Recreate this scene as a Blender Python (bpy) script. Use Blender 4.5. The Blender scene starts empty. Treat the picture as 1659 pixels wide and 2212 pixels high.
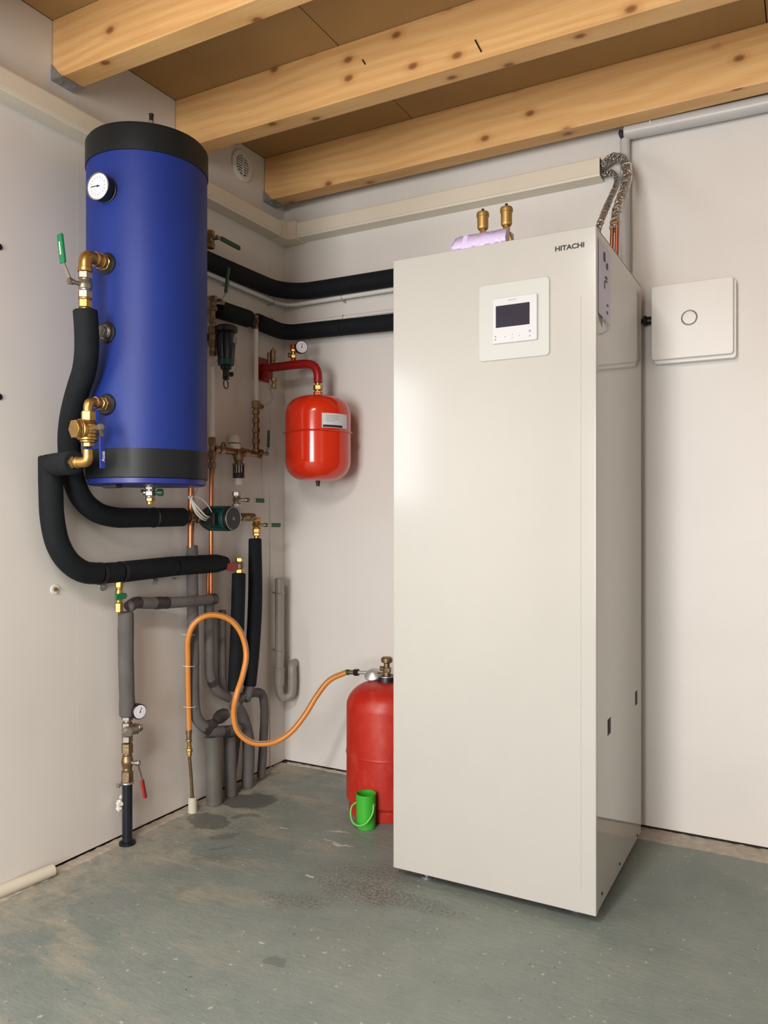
import bpy, bmesh, math, random
from mathutils import Vector as V, Matrix, noise
random.seed(4)
S = bpy.context.scene
PI = math.pi
# ---------------------------------------------------------------- camera
FPX, PX0, PY0 = 1692.0, 829.5, 1112.0            # focal length and principal point for a 1659x2212 frame
YAW = math.atan(922.5/1692.0)                    # turned left of the +y direction
CAM = V((2.008, -2.778, 1.075))
cd = bpy.data.cameras.new('camera'); cam = bpy.data.objects.new('camera', cd); S.collection.objects.link(cam)
cam.location = CAM; cam.rotation_euler = (PI/2, 0, YAW)
cd.sensor_fit = 'HORIZONTAL'; cd.sensor_width = 36; cd.lens = FPX/1659*36; cd.shift_y = 6/1659
cd.clip_start = .02
S.camera = cam
# ---------------------------------------------------------------- light and exposure
w = bpy.data.worlds.new('sky'); S.world = w; w.use_nodes = True
w.node_tree.nodes['Background'].inputs[0].default_value = (.78, .88, 1.0, 1)
w.node_tree.nodes['Background'].inputs[1].default_value = 1.0
def area(name, loc, rot, sx, sy, power, col):
    l = bpy.data.lights.new(name, 'AREA'); l.shape = 'RECTANGLE'; l.size = sx; l.size_y = sy; l.energy = power; l.color = col
    o = bpy.data.objects.new(name, l); o.location = loc; o.rotation_euler = rot; S.collection.objects.link(o); return o
area('door_daylight', (1.38, -5.25, 1.15), (PI/2, 0, 0), 1.2, 1.6, 70, (1.0, .975, .95))    # open doorway behind the camera
area('window_daylight', (-.02, -2.40, 1.5), (0, -PI/2, 0),   .75, .95, 9, (.98, .985, 1.0))   # window in the left wall, beside the camera
area('overhead_fill_light', (1.25, -3.3, 2.36), (0, 0, 0), .25, 1.5, 44, (1.0, .96, .90))    # unseen overhead fill, added to brighten the left wall
S.view_settings.view_transform = 'Standard'; S.view_settings.look = 'None'
S.view_settings.gamma = 1; S.view_settings.use_curve_mapping = False
S.view_settings.exposure = 0.84
# ---------------------------------------------------------------- measuring helpers (real positions on real planes)
_F = V((-math.sin(YAW), math.cos(YAW), 0)); _R = V((math.cos(YAW), math.sin(YAW), 0))
def ray(px, py): return _F + _R*((px-PX0)/FPX) + V((0, 0, -(py-PY0)/FPX))
def L(px, py, x=.06): r = ray(px, py); return CAM + r*((x-CAM.x)/r.x)       # on a plane parallel to the left wall
def B(px, py, y=-.06): r = ray(px, py); return CAM + r*((y-CAM.y)/r.y)      # on a plane parallel to the far wall
def G(px, py, z=0): r = ray(px, py); return CAM + r*((z-CAM.z)/r.z)         # on the floor
# ---------------------------------------------------------------- materials
def rgb(c, g=True):
    c = [x/255 for x in c]
    return tuple((x/12.92 if x <= .04045 else ((x+.055)/1.055)**2.4) for x in c)+(1,)
def mat(name, col, rough=.5, metal=0, spec=.5, var=.06, scale=8, bump=0, bscale=60, coat=0, stretch=None):
    m = bpy.data.materials.new(name); m.use_nodes = True; nt = m.node_tree; N = nt.nodes; K = nt.links
    b = N['Principled BSDF']; b.inputs['Roughness'].default_value = rough; b.inputs['Metallic'].default_value = metal
    b.inputs['Specular IOR Level'].default_value = spec; b.inputs['Coat Weight'].default_value = coat
    b.inputs['Coat Roughness'].default_value = .08
    c = rgb(col)
    tc = N.new('ShaderNodeTexCoord'); mp = N.new('ShaderNodeMapping'); K.new(tc.outputs['Object'], mp.inputs[0])
    if stretch: mp.inputs['Scale'].default_value = stretch
    n = N.new('ShaderNodeTexNoise'); n.inputs['Scale'].default_value = scale; n.inputs['Detail'].default_value = 5
    K.new(mp.outputs[0], n.inputs[0])
    r = N.new('ShaderNodeValToRGB'); K.new(n.outputs[0], r.inputs[0])
    r.color_ramp.elements[0].position = .3; r.color_ramp.elements[1].position = .7
    r.color_ramp.elements[0].color = tuple(x*(1-var) for x in c[:3])+(1,)
    r.color_ramp.elements[1].color = tuple(min(1, x*(1+var)) for x in c[:3])+(1,)
    K.new(r.outputs[0], b.inputs['Base Color'])
    if bump:
        n2 = N.new('ShaderNodeTexNoise'); n2.inputs['Scale'].default_value = bscale; n2.inputs['Detail'].default_value = 4
        K.new(tc.outputs['Object'], n2.inputs[0])
        bp = N.new('ShaderNodeBump'); bp.inputs['Strength'].default_value = bump; bp.inputs['Distance'].default_value = .004
        K.new(n2.outputs[0], bp.inputs['Height']); K.new(bp.outputs[0], b.inputs['Normal'])
    return m
class NT:                                         # tiny helper for hand-wired materials
    def __init__(s, name):
        s.m = bpy.data.materials.new(name); s.m.use_nodes = True; s.N = s.m.node_tree.nodes; s.K = s.m.node_tree.links
        s.b = s.N['Principled BSDF']; s.tc = s.N.new('ShaderNodeTexCoord')
    def geo(s): g = s.N.new('ShaderNodeNewGeometry'); return g.outputs['Position']
    def map(s, src, scale=(1, 1, 1), loc=(0, 0, 0)):
        n = s.N.new('ShaderNodeMapping'); n.inputs['Scale'].default_value = scale; n.inputs['Location'].default_value = loc
        s.K.new(src, n.inputs[0]); return n.outputs[0]
    def noise(s, src, scale, detail=5, rough=.55, col=False):
        n = s.N.new('ShaderNodeTexNoise'); n.inputs['Scale'].default_value = scale; n.inputs['Detail'].default_value = detail
        n.inputs['Roughness'].default_value = rough; s.K.new(src, n.inputs[0]); return n.outputs[1 if col else 0]
    def ramp(s, src, a, b, ca=(0, 0, 0, 1), cb=(1, 1, 1, 1)):
        r = s.N.new('ShaderNodeValToRGB'); r.color_ramp.elements[0].position = a; r.color_ramp.elements[1].position = b
        r.color_ramp.elements[0].color = ca; r.color_ramp.elements[1].color = cb; s.K.new(src, r.inputs[0]); return r.outputs[0]
    def mix(s, f, a, b):
        n = s.N.new('ShaderNodeMix'); n.data_type = 'RGBA'
        if isinstance(f, (int, float)): n.inputs[0].default_value = f
        else: s.K.new(f, n.inputs[0])
        for i, v in ((6, a), (7, b)):
            if isinstance(v, tuple): n.inputs[i].default_value = v
            else: s.K.new(v, n.inputs[i])
        return n.outputs[2]
    def math(s, op, a, b=0.0, c=None):
        n = s.N.new('ShaderNodeMath'); n.operation = op
        for i, v in enumerate((a, b) if c is None else (a, b, c)):
            if isinstance(v, (int, float)): n.inputs[i].default_value = v
            else: s.K.new(v, n.inputs[i])
        return n.outputs[0]
    def vadd(s, a, b, f=1.0):
        m = s.N.new('ShaderNodeVectorMath'); m.operation = 'MULTIPLY_ADD'; s.K.new(b, m.inputs[0])
        m.inputs[1].default_value = (f, f, f); s.K.new(a, m.inputs[2]); return m.outputs[0]
    def blob(s, src, x, y, rx, ry, ang=0, soft=.15):     # a stain of its own shape at (x, y)
        m = s.N.new('ShaderNodeMapping'); m.vector_type = 'TEXTURE'
        m.inputs['Location'].default_value = (x, y, 0); m.inputs['Rotation'].default_value = (0, 0, ang); m.inputs['Scale'].default_value = (rx, ry, 1)
        s.K.new(src, m.inputs[0])
        l = s.N.new('ShaderNodeVectorMath'); l.operation = 'LENGTH'; s.K.new(m.outputs[0], l.inputs[0])
        return s.ramp(l.outputs['Value'], 1-soft, 1+soft, (1, 1, 1, 1), (0, 0, 0, 1))
    def bump(s, h, st, dist=.004):
        n = s.N.new('ShaderNodeBump'); n.inputs['Strength'].default_value = st; n.inputs['Distance'].default_value = dist
        s.K.new(h, n.inputs['Height']); s.K.new(n.outputs[0], s.b.inputs['Normal'])
def wall_material():
    t = NT('painted_wall_board'); p = t.geo()
    base = t.ramp(t.noise(p, 1.3, 3), .3, .7, rgb((212, 207, 202)), rgb((221, 217, 212)))
    sc = t.ramp(t.noise(t.map(p, (3, 3, 9)), 4.2, 6, .7), .70, .78)
    base = t.mix(t.math('MULTIPLY', sc, .28), base, rgb((150, 142, 130)))
    sp = t.ramp(t.noise(p, 46, 2), .80, .83)
    base = t.mix(t.math('MULTIPLY', sp, .5), base, rgb((120, 112, 104)))
    t.K.new(base, t.b.inputs['Base Color']); t.b.inputs['Roughness'].default_value = .42
    t.bump(t.noise(p, 7, 3), .12, .01); return t.m
def floor_material():
    t = NT('painted_concrete_floor'); g = t.geo()
    p = t.map(g, (1, 1, 0))
    dist = t.noise(p, 9, 4, .6, col=True)
    pw = t.vadd(p, dist, .12)                      # wobbled position for ragged stains
    pw = t.map(pw, (1, 1, 0), (-.06, -.06, 0))
    base = t.ramp(t.noise(p, 2.1, 6, .62), .30, .72, rgb((102, 112, 108)), rgb((124, 132, 126)))
    big = t.ramp(t.noise(p, 1.1, 3), .45, .62)
    base = t.mix(t.math('MULTIPLY', big, .35), base, rgb((118, 124, 112)))
    fade = t.ramp(t.noise(t.map(p, (1, 2.4, 1)), 3.4, 7, .65), .50, .62)
    sep = t.N.new('ShaderNodeSeparateXYZ'); t.K.new(g, sep.inputs[0])
    nearw = t.ramp(sep.outputs[0], .25, .95, (1, 1, 1, 1), (0, 0, 0, 1))            # worn, dusty strip by the pipe wall
    base = t.mix(t.math('MULTIPLY', t.math('MULTIPLY', fade, nearw), .75), base, rgb((158, 150, 134)))
    nearw2 = t.ramp(sep.outputs[0], .02, .30, (1, 1, 1, 1), (0, 0, 0, 1))
    base = t.mix(t.math('MULTIPLY', nearw2, t.ramp(t.noise(p, 22, 6, .7), .3, .62)), base, rgb((170, 161, 146)))
    mid = t.ramp(t.noise(p, 11, 6, .7), .35, .65)
    base = t.mix(t.math('MULTIPLY', mid, .22), base, rgb((146, 148, 138)))
    blot = t.ramp(t.noise(t.map(p, (1.6, 1, 1), (2, 7, 0)), 5.5, 5, .6), .60, .66)
    base = t.mix(t.math('MULTIPLY', t.math('MULTIPLY', blot, t.ramp(sep.outputs[0], .4, 1.3, (1, 1, 1, 1), (0, 0, 0, 1))), .38), base, rgb((98, 100, 94)))
    dk = rgb((84, 84, 82))
    st = [(.157, -.435, .105, .085, .4, dk, .9), (.150, -.66, .095, .062, .2, rgb((96, 98, 92)), .9), (.235, -.56, .05, .022, .9, dk, .6),
          (.285, -.735, .06, .02, .7, dk, .5), (.33, -.80, .05, .013, .7, dk, .45), (.30, -1.24, .10, .055, .5, rgb((118, 124, 121)), .8),
          (.36, -.88, .06, .02, .6, rgb((110, 104, 96)), .5), (1.05, -1.62, .07, .03, .3, rgb((96, 100, 96)), .5), (1.1, -1.85, .09, .03, .6, rgb((96, 100, 96)), .5),
          (.22, -1.52, .13, .07, .6, rgb((112, 120, 118)), .5), (.88, -1.25, .03, .02, .6, rgb((92, 96, 92)), .6)]
    for (x, y, rx, ry, an, c, k) in st:
        base = t.mix(t.math('MULTIPLY', t.blob(pw, x, y, rx, ry, an, .12), k), base, c)
    grit = t.ramp(t.noise(p, 120, 3, .6), .42, .60)
    for (x, y, rx, ry, an) in ((.86, -.80, .20, .17, .3), (1.02, -.83, .24, .06, 0), (.74, -.98, .12, .06, .2)):
        base = t.mix(t.math('MULTIPLY', t.math('MULTIPLY', t.blob(pw, x, y, rx, ry, an, .45), grit), .62), base, rgb((78, 72, 68)))
    wt = rgb((190, 187, 178))
    for (x, y, rx, ry, an) in ((.60, -.52, .045, .006, .5), (.66, -.60, .04, .007, .3), (.61, -.60, .02, .004, -.3), (.80, -1.19, .012, .004, .3), (.42, -.58, .012, .005, 0), (.70, -.83, .012, .005, 0)):
        base = t.mix(t.math('MULTIPLY', t.blob(pw, x, y, rx, ry, an, .3), .8), base, wt)
    v = t.ramp(t.noise(p, 60, 2, .4), .70, .73)
    base = t.mix(t.math('MULTIPLY', v, .6), base, rgb((178, 180, 172)))
    v = t.ramp(t.noise(t.map(p, (1, 1, 1), (5, 3, 0)), 75, 2, .4), .71, .74)
    base = t.mix(t.math('MULTIPLY', v, .6), base, rgb((66, 68, 66)))
    t.K.new(base, t.b.inputs['Base Color'])
    rr = t.ramp(t.noise(p, 5, 4), .3, .7, (.46, .46, .46, 1), (.62, .62, .62, 1)); t.K.new(rr, t.b.inputs['Roughness'])
    rip = t.noise(t.map(p, (1.0, 2.6, 1)), 26, 4, .6)
    t.bump(t.math('ADD', rip, t.math('MULTIPLY', t.noise(p, 150, 3), .35)), .34, .005)
    return t.m
def wood_material(seed=0):
    t = NT('planed_pine'); g = t.geo()
    p = t.map(g, (1, 1, 1), (seed*3.7, 0, seed*1.3))
    # knots: scattered cells on each face of the beam, only some of them show
    vn = t.N.new('ShaderNodeTexVoronoi'); vn.voronoi_dimensions = '2D'; vn.inputs['Scale'].default_value = 1; vn.inputs['Randomness'].default_value = .95
    sp = t.N.new('ShaderNodeSeparateXYZ'); t.K.new(p, sp.inputs[0]); gn_ = t.N.new('ShaderNodeNewGeometry'); sn = t.N.new('ShaderNodeSeparateXYZ'); t.K.new(gn_.outputs['Normal'], sn.inputs[0])
    mk = t.math('GREATER_THAN', t.math('ABSOLUTE', sn.outputs[2]), .7)
    oth = t.math('ADD', t.math('MULTIPLY', sp.outputs[2], t.math('SUBTRACT', 1.0, mk)), t.math('MULTIPLY', sp.outputs[1], mk))
    cb = t.N.new('ShaderNodeCombineXYZ'); t.K.new(t.math('MULTIPLY', sp.outputs[0], 6.0), cb.inputs[0]); t.K.new(t.math('MULTIPLY', oth, 9.5), cb.inputs[1])
    t.K.new(cb.outputs[0], vn.inputs['Vector'])
    kd = vn.outputs['Distance']; cs = t.N.new('ShaderNodeSeparateColor'); t.K.new(vn.outputs['Color'], cs.inputs[0])
    pick = t.ramp(cs.outputs[0], .52, .54)
    near = t.ramp(kd, .0, .42, (1, 1, 1, 1), (0, 0, 0, 1))
    core = t.math('MULTIPLY', t.ramp(kd, .055, .125, (1, 1, 1, 1), (0, 0, 0, 1)), pick)
    halo = t.math('MULTIPLY', t.ramp(kd, .10, .26, (1, 1, 1, 1), (0, 0, 0, 1)), pick)
    gp = t.vadd(t.map(p, (.35, 9, 9)), t.noise(t.map(p, (.7, 2.2, 2.2)), 1.5, 2, .4, col=True), 2.0)
    gr = t.N.new('ShaderNodeTexWave'); gr.wave_type = 'BANDS'; gr.bands_direction = 'Z'; gr.inputs['Scale'].default_value = .9
    gr.inputs['Distortion'].default_value = 2.5; gr.inputs['Detail'].default_value = 3; t.K.new(gp, gr.inputs[0])
    base = t.ramp(gr.outputs[1], .1, .9, rgb((214, 164, 104)), rgb((224, 178, 119)))
    base = t.mix(t.math('MULTIPLY', t.ramp(t.noise(t.map(p, (.8, 5, 5)), 1.5, 3), .35, .7), .5), base, rgb((229, 186, 126)))
    base = t.mix(t.math('MULTIPLY', t.ramp(t.noise(t.map(p, (2, 60, 60)), 2.2, 3), .45, .75), .25), base, rgb((172, 118, 66)))
    base = t.mix(t.math('MULTIPLY', halo, .35), base, rgb((176, 112, 58)))
    base = t.mix(t.math('MULTIPLY', core, .85), base, rgb((122, 72, 36)))
    t.K.new(base, t.b.inputs['Base Color']); t.b.inputs['Roughness'].default_value = .5
    t.bump(gr.outputs[1], .1, .002); return t.m
def foil_material():
    t = NT('crinkled_foil'); p = t.tc.outputs['Object']
    t.b.inputs['Metallic'].default_value = .95; t.b.inputs['Roughness'].default_value = .16
    t.b.inputs['Base Color'].default_value = rgb((190, 188, 184))
    t.bump(t.noise(p, 60, 3, .6), 1.0, .03); return t.m
def dial_material(name, ticks, rad):
    """white printed dial: ring of tick marks; disc lies in the local XY plane"""
    t = NT(name); p = t.tc.outputs['Object']
    l = t.N.new('ShaderNodeVectorMath'); l.operation = 'LENGTH'; t.K.new(p, l.inputs[0]); d = l.outputs['Value']
    s = t.N.new('ShaderNodeSeparateXYZ'); t.K.new(p, s.inputs[0])
    an = t.math('ARCTAN2', s.outputs[1], s.outputs[0])
    saw = t.math('FRACT', t.math('MULTIPLY', an, ticks/(2*PI)), 0)
    tick = t.ramp(saw, .16, .20, (1, 1, 1, 1), (0, 0, 0, 1))
    ring = t.math('MULTIPLY', t.math('GREATER_THAN', d, rad*.62), t.math('LESS_THAN', d, rad*.76))
    t.K.new(t.mix(t.math('MULTIPLY', tick, ring), rgb((228, 228, 236)), rgb((90, 90, 100))), t.b.inputs['Base Color'])
    t.b.inputs['Roughness'].default_value = .15; return t.m
def tank_red_worn():
    t = NT('worn_red_paint'); p = t.tc.outputs['Object']
    b = t.ramp(t.noise(p, 7, 6, .65), .3, .7, rgb((164, 26, 14)), rgb((184, 44, 26)))
    b = t.mix(t.math('MULTIPLY', t.ramp(t.noise(t.map(p, (1, 1, .5)), 18, 6, .7), .52, .70), .5), b, rgb((186, 80, 60)))
    b = t.mix(t.math('MULTIPLY', t.ramp(t.noise(p, 26, 5, .6), .68, .74), .6), b, rgb((110, 22, 20)))
    t.K.new(b, t.b.inputs['Base Color']); t.b.inputs['Roughness'].default_value = .4
    t.bump(t.noise(p, 40, 3), .15, .003); return t.m
M = dict(
    wall=wall_material(), floor=floor_material(), foil=foil_material(), worn_red=tank_red_worn(),
    dark_gap=mat('gap_shadow_black', (52, 46, 42), .9, var=.2), mortar=mat('dusty_mortar', (168, 159, 146), .9, var=.14, scale=40, bump=.6),
    ceiling=mat('brown_hardboard', (172, 136, 88), .8, var=.08, scale=3, bump=.1, bscale=200),
    trunk=mat('cream_plastic', (220, 211, 194), .4, var=.02), white=mat('white_plastic', (222, 219, 214), .35, var=.02),
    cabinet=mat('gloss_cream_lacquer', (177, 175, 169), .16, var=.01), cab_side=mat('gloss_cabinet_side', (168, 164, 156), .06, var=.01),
    blue=mat('dark_blue_jacket', (20, 44, 122), .5, 0, .35, var=.08, scale=5, bump=.1, bscale=20), black_cap=mat('black_plastic_cap', (20, 25, 27), .45, 0, .3, var=.1),
    foam=mat('black_foam_insulation', (19, 23, 27), .8, 0, .25, var=.14, scale=20, bump=.25, bscale=160), black=mat('black_plastic', (22, 22, 24), .4, var=.1),
    grey_foam=mat('grey_foam_insulation', (92, 87, 86), .85, var=.14, scale=14, bump=.35, bscale=90),
    tape=mat('black_tape', (52, 46, 46), .45, var=.3, scale=60, bump=.7, bscale=60),
    brass=mat('brass', (184, 146, 88), .36, .95, var=.12, scale=60, bump=.1), old_brass=mat('tarnished_brass', (140, 120, 92), .42, .85, var=.3, scale=70, bump=.3),
    bronze=mat('matt_bronze', (176, 145, 88), .45, .8, var=.05), steel=mat('nickel_plated', (160, 154, 144), .38, .95, var=.08, scale=50),
    copper=mat('copper', (178, 114, 80), .36, .95, var=.12, scale=30), green=mat('green_lever_plastic', (14, 112, 68), .4, var=.05),
    dgreen=mat('dark_green_lever', (22, 72, 44), .45, var=.08), pump_green=mat('pump_green', (12, 66, 58), .4, var=.08),
    lever_blue=mat('blue_lever_plastic', (22, 38, 120), .4, var=.05), red_plastic=mat('red_plastic', (150, 34, 32), .4, var=.1),
    red=mat('gloss_red_enamel', (212, 46, 16), .16, var=.03, coat=.4), dark_red=mat('dark_red_enamel', (146, 20, 20), .35, var=.06),
    orange=mat('orange_rubber', (218, 140, 62), .35, var=.05), grey_line=mat('grey_stripe_rubber', (120, 112, 98), .4),
    pvc=mat('grey_pvc', (146, 139, 131), .4, var=.05), grey_pipe=mat('light_grey_conduit', (184, 182, 180), .35, var=.03),
    cream_pipe=mat('cream_pvc', (202, 195, 178), .45, var=.06), lilac=mat('lilac_bubble_wrap', (204, 190, 226), .25, var=.05, bump=.9, bscale=45),
    cup=mat('green_plastic', (62, 168, 50), .35, var=.04), cup_band=mat('pale_green_plastic', (96, 188, 84), .4, var=.04),
    screen=mat('dark_display', (42, 44, 58), .12, var=.03), panel=mat('controller_white', (186, 188, 184), .2, var=.01),
    panel2=mat('controller_face', (198, 199, 202), .15, var=.01), ink=mat('dark_ink', (40, 38, 40), .6), grey_ink=mat('grey_ink', (140, 140, 146), .6),
    paper=mat('paper_label', (214, 212, 216), .5, var=.03), lilac_paper=mat('folded_paper_label', (186, 180, 200), .4, var=.04),
    galv=mat('galvanised_steel', (168, 168, 172), .4, .8, var=.15, scale=40, bump=.3), pe=mat('black_polyethylene', (24, 28, 38), .25, var=.1),
    zinc=mat('zinc_casting', (200, 199, 198), .4, .7, var=.1), tie=mat('white_nylon', (224, 220, 214), .4), putty=mat('white_silicone', (226, 222, 214), .5, var=.05, bump=.6),
    hole=mat('dark_recess', (14, 14, 14), .9))
# ---------------------------------------------------------------- mesh building
def basis(ax):
    ax = V(ax).normalized(); h = V((0, 0, 1)) if abs(ax.z) < .9 else V((1, 0, 0))
    u = h.cross(ax).normalized(); return u, ax.cross(u).normalized(), ax
def smooth_path(pts, step=.012):
    pts = [V(p) for p in pts]
    if len(pts) == 2: return pts
    P = [pts[0]*2-pts[1]]+pts+[pts[-1]*2-pts[-2]]; out = []
    for i in range(1, len(P)-2):
        a, b, c, d = P[i-1:i+3]; n = max(2, int((c-b).length/step))
        t0 = 0; t1 = max((b-a).length, 1e-5)**.5; t2 = t1+max((c-b).length, 1e-5)**.5; t3 = t2+max((d-c).length, 1e-5)**.5
        for k in range(n):
            t = t1+(t2-t1)*k/n
            A1 = a*((t1-t)/(t1-t0))+b*((t-t0)/(t1-t0)); A2 = b*((t2-t)/(t2-t1))+c*((t-t1)/(t2-t1)); A3 = c*((t3-t)/(t3-t2))+d*((t-t2)/(t3-t2))
            B1 = A1*((t2-t)/(t2-t0))+A2*((t-t0)/(t2-t0)); B2 = A2*((t3-t)/(t3-t1))+A3*((t-t1)/(t3-t1))
            out.append(B1*((t2-t)/(t2-t1))+B2*((t-t1)/(t2-t1)))
    out.append(pts[-1]); return out
class MB:
    def __init__(s): s.v = []; s.f = []
    def add(s, vs, fs): k = len(s.v); s.v += [V(v) for v in vs]; s.f += [tuple(i+k for i in f) for f in fs]; return s
    def lathe(s, o, ax, prof, n=24, caps=True, ph=0):
        u, w_, a = basis(ax); o = V(o); vs = []; fs = []
        for (t, r) in prof:
            for k in range(n):
                an = 2*PI*k/n+ph; vs.append(o+a*t+(u*math.cos(an)+w_*math.sin(an))*r)
        m = len(prof)
        for i in range(m-1):
            for k in range(n):
                k2 = (k+1) % n; fs.append((i*n+k, i*n+k2, (i+1)*n+k2, (i+1)*n+k))
        if caps: fs.append(tuple(range(n-1, -1, -1))); fs.append(tuple((m-1)*n+k for k in range(n)))
        return s.add(vs, fs)
    def cyl(s, a, b, r, n=20, r2=None): a = V(a); b = V(b); return s.lathe(a, b-a, [(0, r), ((b-a).length, r if r2 is None else r2)], n)
    def segs(s, o, ax, spec, n=20):
        """a run of turned or hexagonal lengths: (kind, length, radius[, radius2])"""
        o = V(o); a = V(ax).normalized(); t = 0
        for q in spec:
            k, l, r = q[:3]; r2 = q[3] if len(q) > 3 else r; c = min(.0015, l*.2)
            if k == 'h': s.lathe(o+a*t, a, [(0, r*.9), (c, r), (l-c, r2), (l, r2*.9)], 6)
            else: s.lathe(o+a*t, a, [(0, r*.94), (c, r), (l-c, r2), (l, r2*.94)], n)
            t += l
        return s
    def tube(s, pts, r, n=16, step=.012, raw=False, round_end=True, wob=0, flat=None):
        P = [V(p) for p in pts] if raw else smooth_path(pts, step)
        if len(P) == 2 and wob: P = [P[0].lerp(P[1], i/10) for i in range(11)]
        T = [(P[min(i+1, len(P)-1)]-P[max(i-1, 0)]).normalized() for i in range(len(P))]
        u, _, _ = basis(T[0]); vs = []; fs = []; rings = []
        if round_end:
            e = min((r(0) if callable(r) else r)*.18, .004); P = [P[0]-T[0]*0]+[P[0]+T[0]*e]+P[1:-1]+[P[-1]-T[-1]*e]+[P[-1]]; T = [T[0]]+T+[T[-1]]; T = T[:len(P)]
            while len(T) < len(P): T.append(T[-1])
        tot = len(P)
        for i, p in enumerate(P):
            t = T[i]; u = (u-t*u.dot(t)).normalized(); w_ = t.cross(u)
            rr = r(i/(tot-1)) if callable(r) else r
            if wob: rr *= 1+wob*noise.noise(p*28)
            if round_end and i in (0, tot-1): rr *= .86
            for k in range(n):
                an = 2*PI*k/n; q = (u*math.cos(an)+w_*math.sin(an))*rr
                if wob: q *= 1+wob*.6*noise.noise((p+q)*60)
                vs.append(p+q)
        for i in range(tot-1):
            for k in range(n): k2 = (k+1) % n; fs.append((i*n+k, i*n+k2, (i+1)*n+k2, (i+1)*n+k))
        fs.append(tuple(range(n-1, -1, -1))); fs.append(tuple((tot-1)*n+k for k in range(n)))
        return s.add(vs, fs)
    def box(s, a, b, bev=0, seg=2, rot=None):
        bm = bmesh.new(); bmesh.ops.create_cube(bm, size=1); a = V(a); b = V(b)
        lo = V([min(a[i], b[i]) for i in range(3)]); hi = V([max(a[i], b[i]) for i in range(3)])
        c = (lo+hi)/2; d = hi-lo
        for v in bm.verts: v.co = V((v.co.x*d.x, v.co.y*d.y, v.co.z*d.z))
        if bev: bmesh.ops.bevel(bm, geom=bm.edges[:], offset=bev, segments=seg, profile=.5, affect='EDGES')
        if rot: bmesh.ops.rotate(bm, verts=bm.verts[:], matrix=rot.to_3x3(), cent=(0, 0, 0))
        bm.verts.index_update(); s.add([v.co+c for v in bm.verts], [tuple(v.index for v in f.verts) for f in bm.faces]); bm.free(); return s
    def obox(s, o, X, Y, Z, bev=0, seg=2):
        """box centred at o with half-size vectors X, Y, Z"""
        bm = bmesh.new(); bmesh.ops.create_cube(bm, size=2); X, Y, Z = V(X), V(Y), V(Z)
        lx, ly, lz = X.length, Y.length, Z.length
        for v in bm.verts: v.co = V((v.co.x*lx, v.co.y*ly, v.co.z*lz))
        if bev: bmesh.ops.bevel(bm, geom=bm.edges[:], offset=bev, segments=seg, profile=.5, affect='EDGES')
        bm.verts.index_update(); x, y, z = X/lx, Y/ly, Z/lz
        s.add([V(o)+x*v.co.x+y*v.co.y+z*v.co.z for v in bm.verts], [tuple(v.index for v in f.verts) for f in bm.faces]); bm.free(); return s
    def prism(s, pts, axis, l0, l1):
        """outline of 2-D pts swept along x or y; pts are (other horizontal, z)"""
        n = len(pts); vs = []
        for l in (l0, l1):
            for (a, z) in pts: vs.append((l, a, z) if axis == 'x' else (a, l, z))
        fs = [(i, (i+1) % n, n+(i+1) % n, n+i) for i in range(n)]+[tuple(range(n-1, -1, -1)), tuple(range(n, 2*n))]
        return s.add(vs, fs)
    def strip(s, pts, wid, th, nrm):
        """bent flat metal strip"""
        P = [V(p) for p in pts]; nrm = V(nrm).normalized(); vs = []; fs = []
        for i, p in enumerate(P):
            t = (P[min(i+1, len(P)-1)]-P[max(i-1, 0)]).normalized(); w_ = t.cross(nrm).normalized(); m = w_.cross(t).normalized()
            for a, b in ((-1, -1), (1, -1), (1, 1), (-1, 1)): vs.append(p+w_*a*wid/2+m*b*th/2)
        for i in range(len(P)-1):
            for k in range(4): k2 = (k+1) % 4; fs.append((i*4+k, i*4+k2, (i+1)*4+k2, (i+1)*4+k))
        e = (len(P)-1)*4; fs += [(3, 2, 1, 0), (e, e+1, e+2, e+3)]
        return s.add(vs, fs)
    def torus(s, o, ax, R, r, n=32, m=10, a0=0, a1=2*PI):
        u, w_, a = basis(ax); o = V(o); full = a1-a0 > 6.28
        pts = [o+(u*math.cos(a0+(a1-a0)*i/n)+w_*math.sin(a0+(a1-a0)*i/n))*R for i in range(n+1)]
        return s.tube(pts, r, m, raw=True, round_end=False)
    def sphere(s, o, r, n=16):
        return s.lathe(V(o)-V((0, 0, r)), (0, 0, 1), [(r-r*math.cos(PI*i/10), max(r*math.sin(PI*i/10), 1e-4)) for i in range(11)], n)
WORLD = {}
COL = S.collection
def build(name, mb, m, parent=None, label=None, cat=None, group=None, kind=None, sharp=35, at=None, rot=None):
    me = bpy.data.meshes.new(name)
    vs = mb.v; lo = V([min(v[i] for v in vs) for i in range(3)]); hi = V([max(v[i] for v in vs) for i in range(3)])
    o_ = V(at) if at is not None else V(((lo.x+hi.x)/2, (lo.y+hi.y)/2, lo.z if parent is None else (lo.z+hi.z)/2))
    me.from_pydata([v-o_ for v in vs], [], mb.f)
    bm = bmesh.new(); bm.from_mesh(me); bmesh.ops.recalc_face_normals(bm, faces=bm.faces); bm.to_mesh(me); bm.free()
    me.shade_smooth(); me.set_sharp_from_angle(angle=math.radians(sharp))
    me.materials.append(M[m] if isinstance(m, str) else m)
    o = bpy.data.objects.new(name, me); COL.objects.link(o); link(o, o_, parent)
    wn_ = o.modifiers.new('weighted_normal', 'WEIGHTED_NORMAL'); wn_.keep_sharp = True; wn_.weight = 80
    props(o, label, cat, group, kind); return o
def link(o, loc, parent):
    WORLD[o] = V(loc)
    if parent is not None: o.parent = parent; o.location = V(loc)-WORLD[parent]
    else: o.location = loc
def props(o, label=None, cat=None, group=None, kind=None):
    for k, v in (('label', label), ('category', cat), ('group', group), ('kind', kind)):
        if v: o[k] = v
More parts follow.
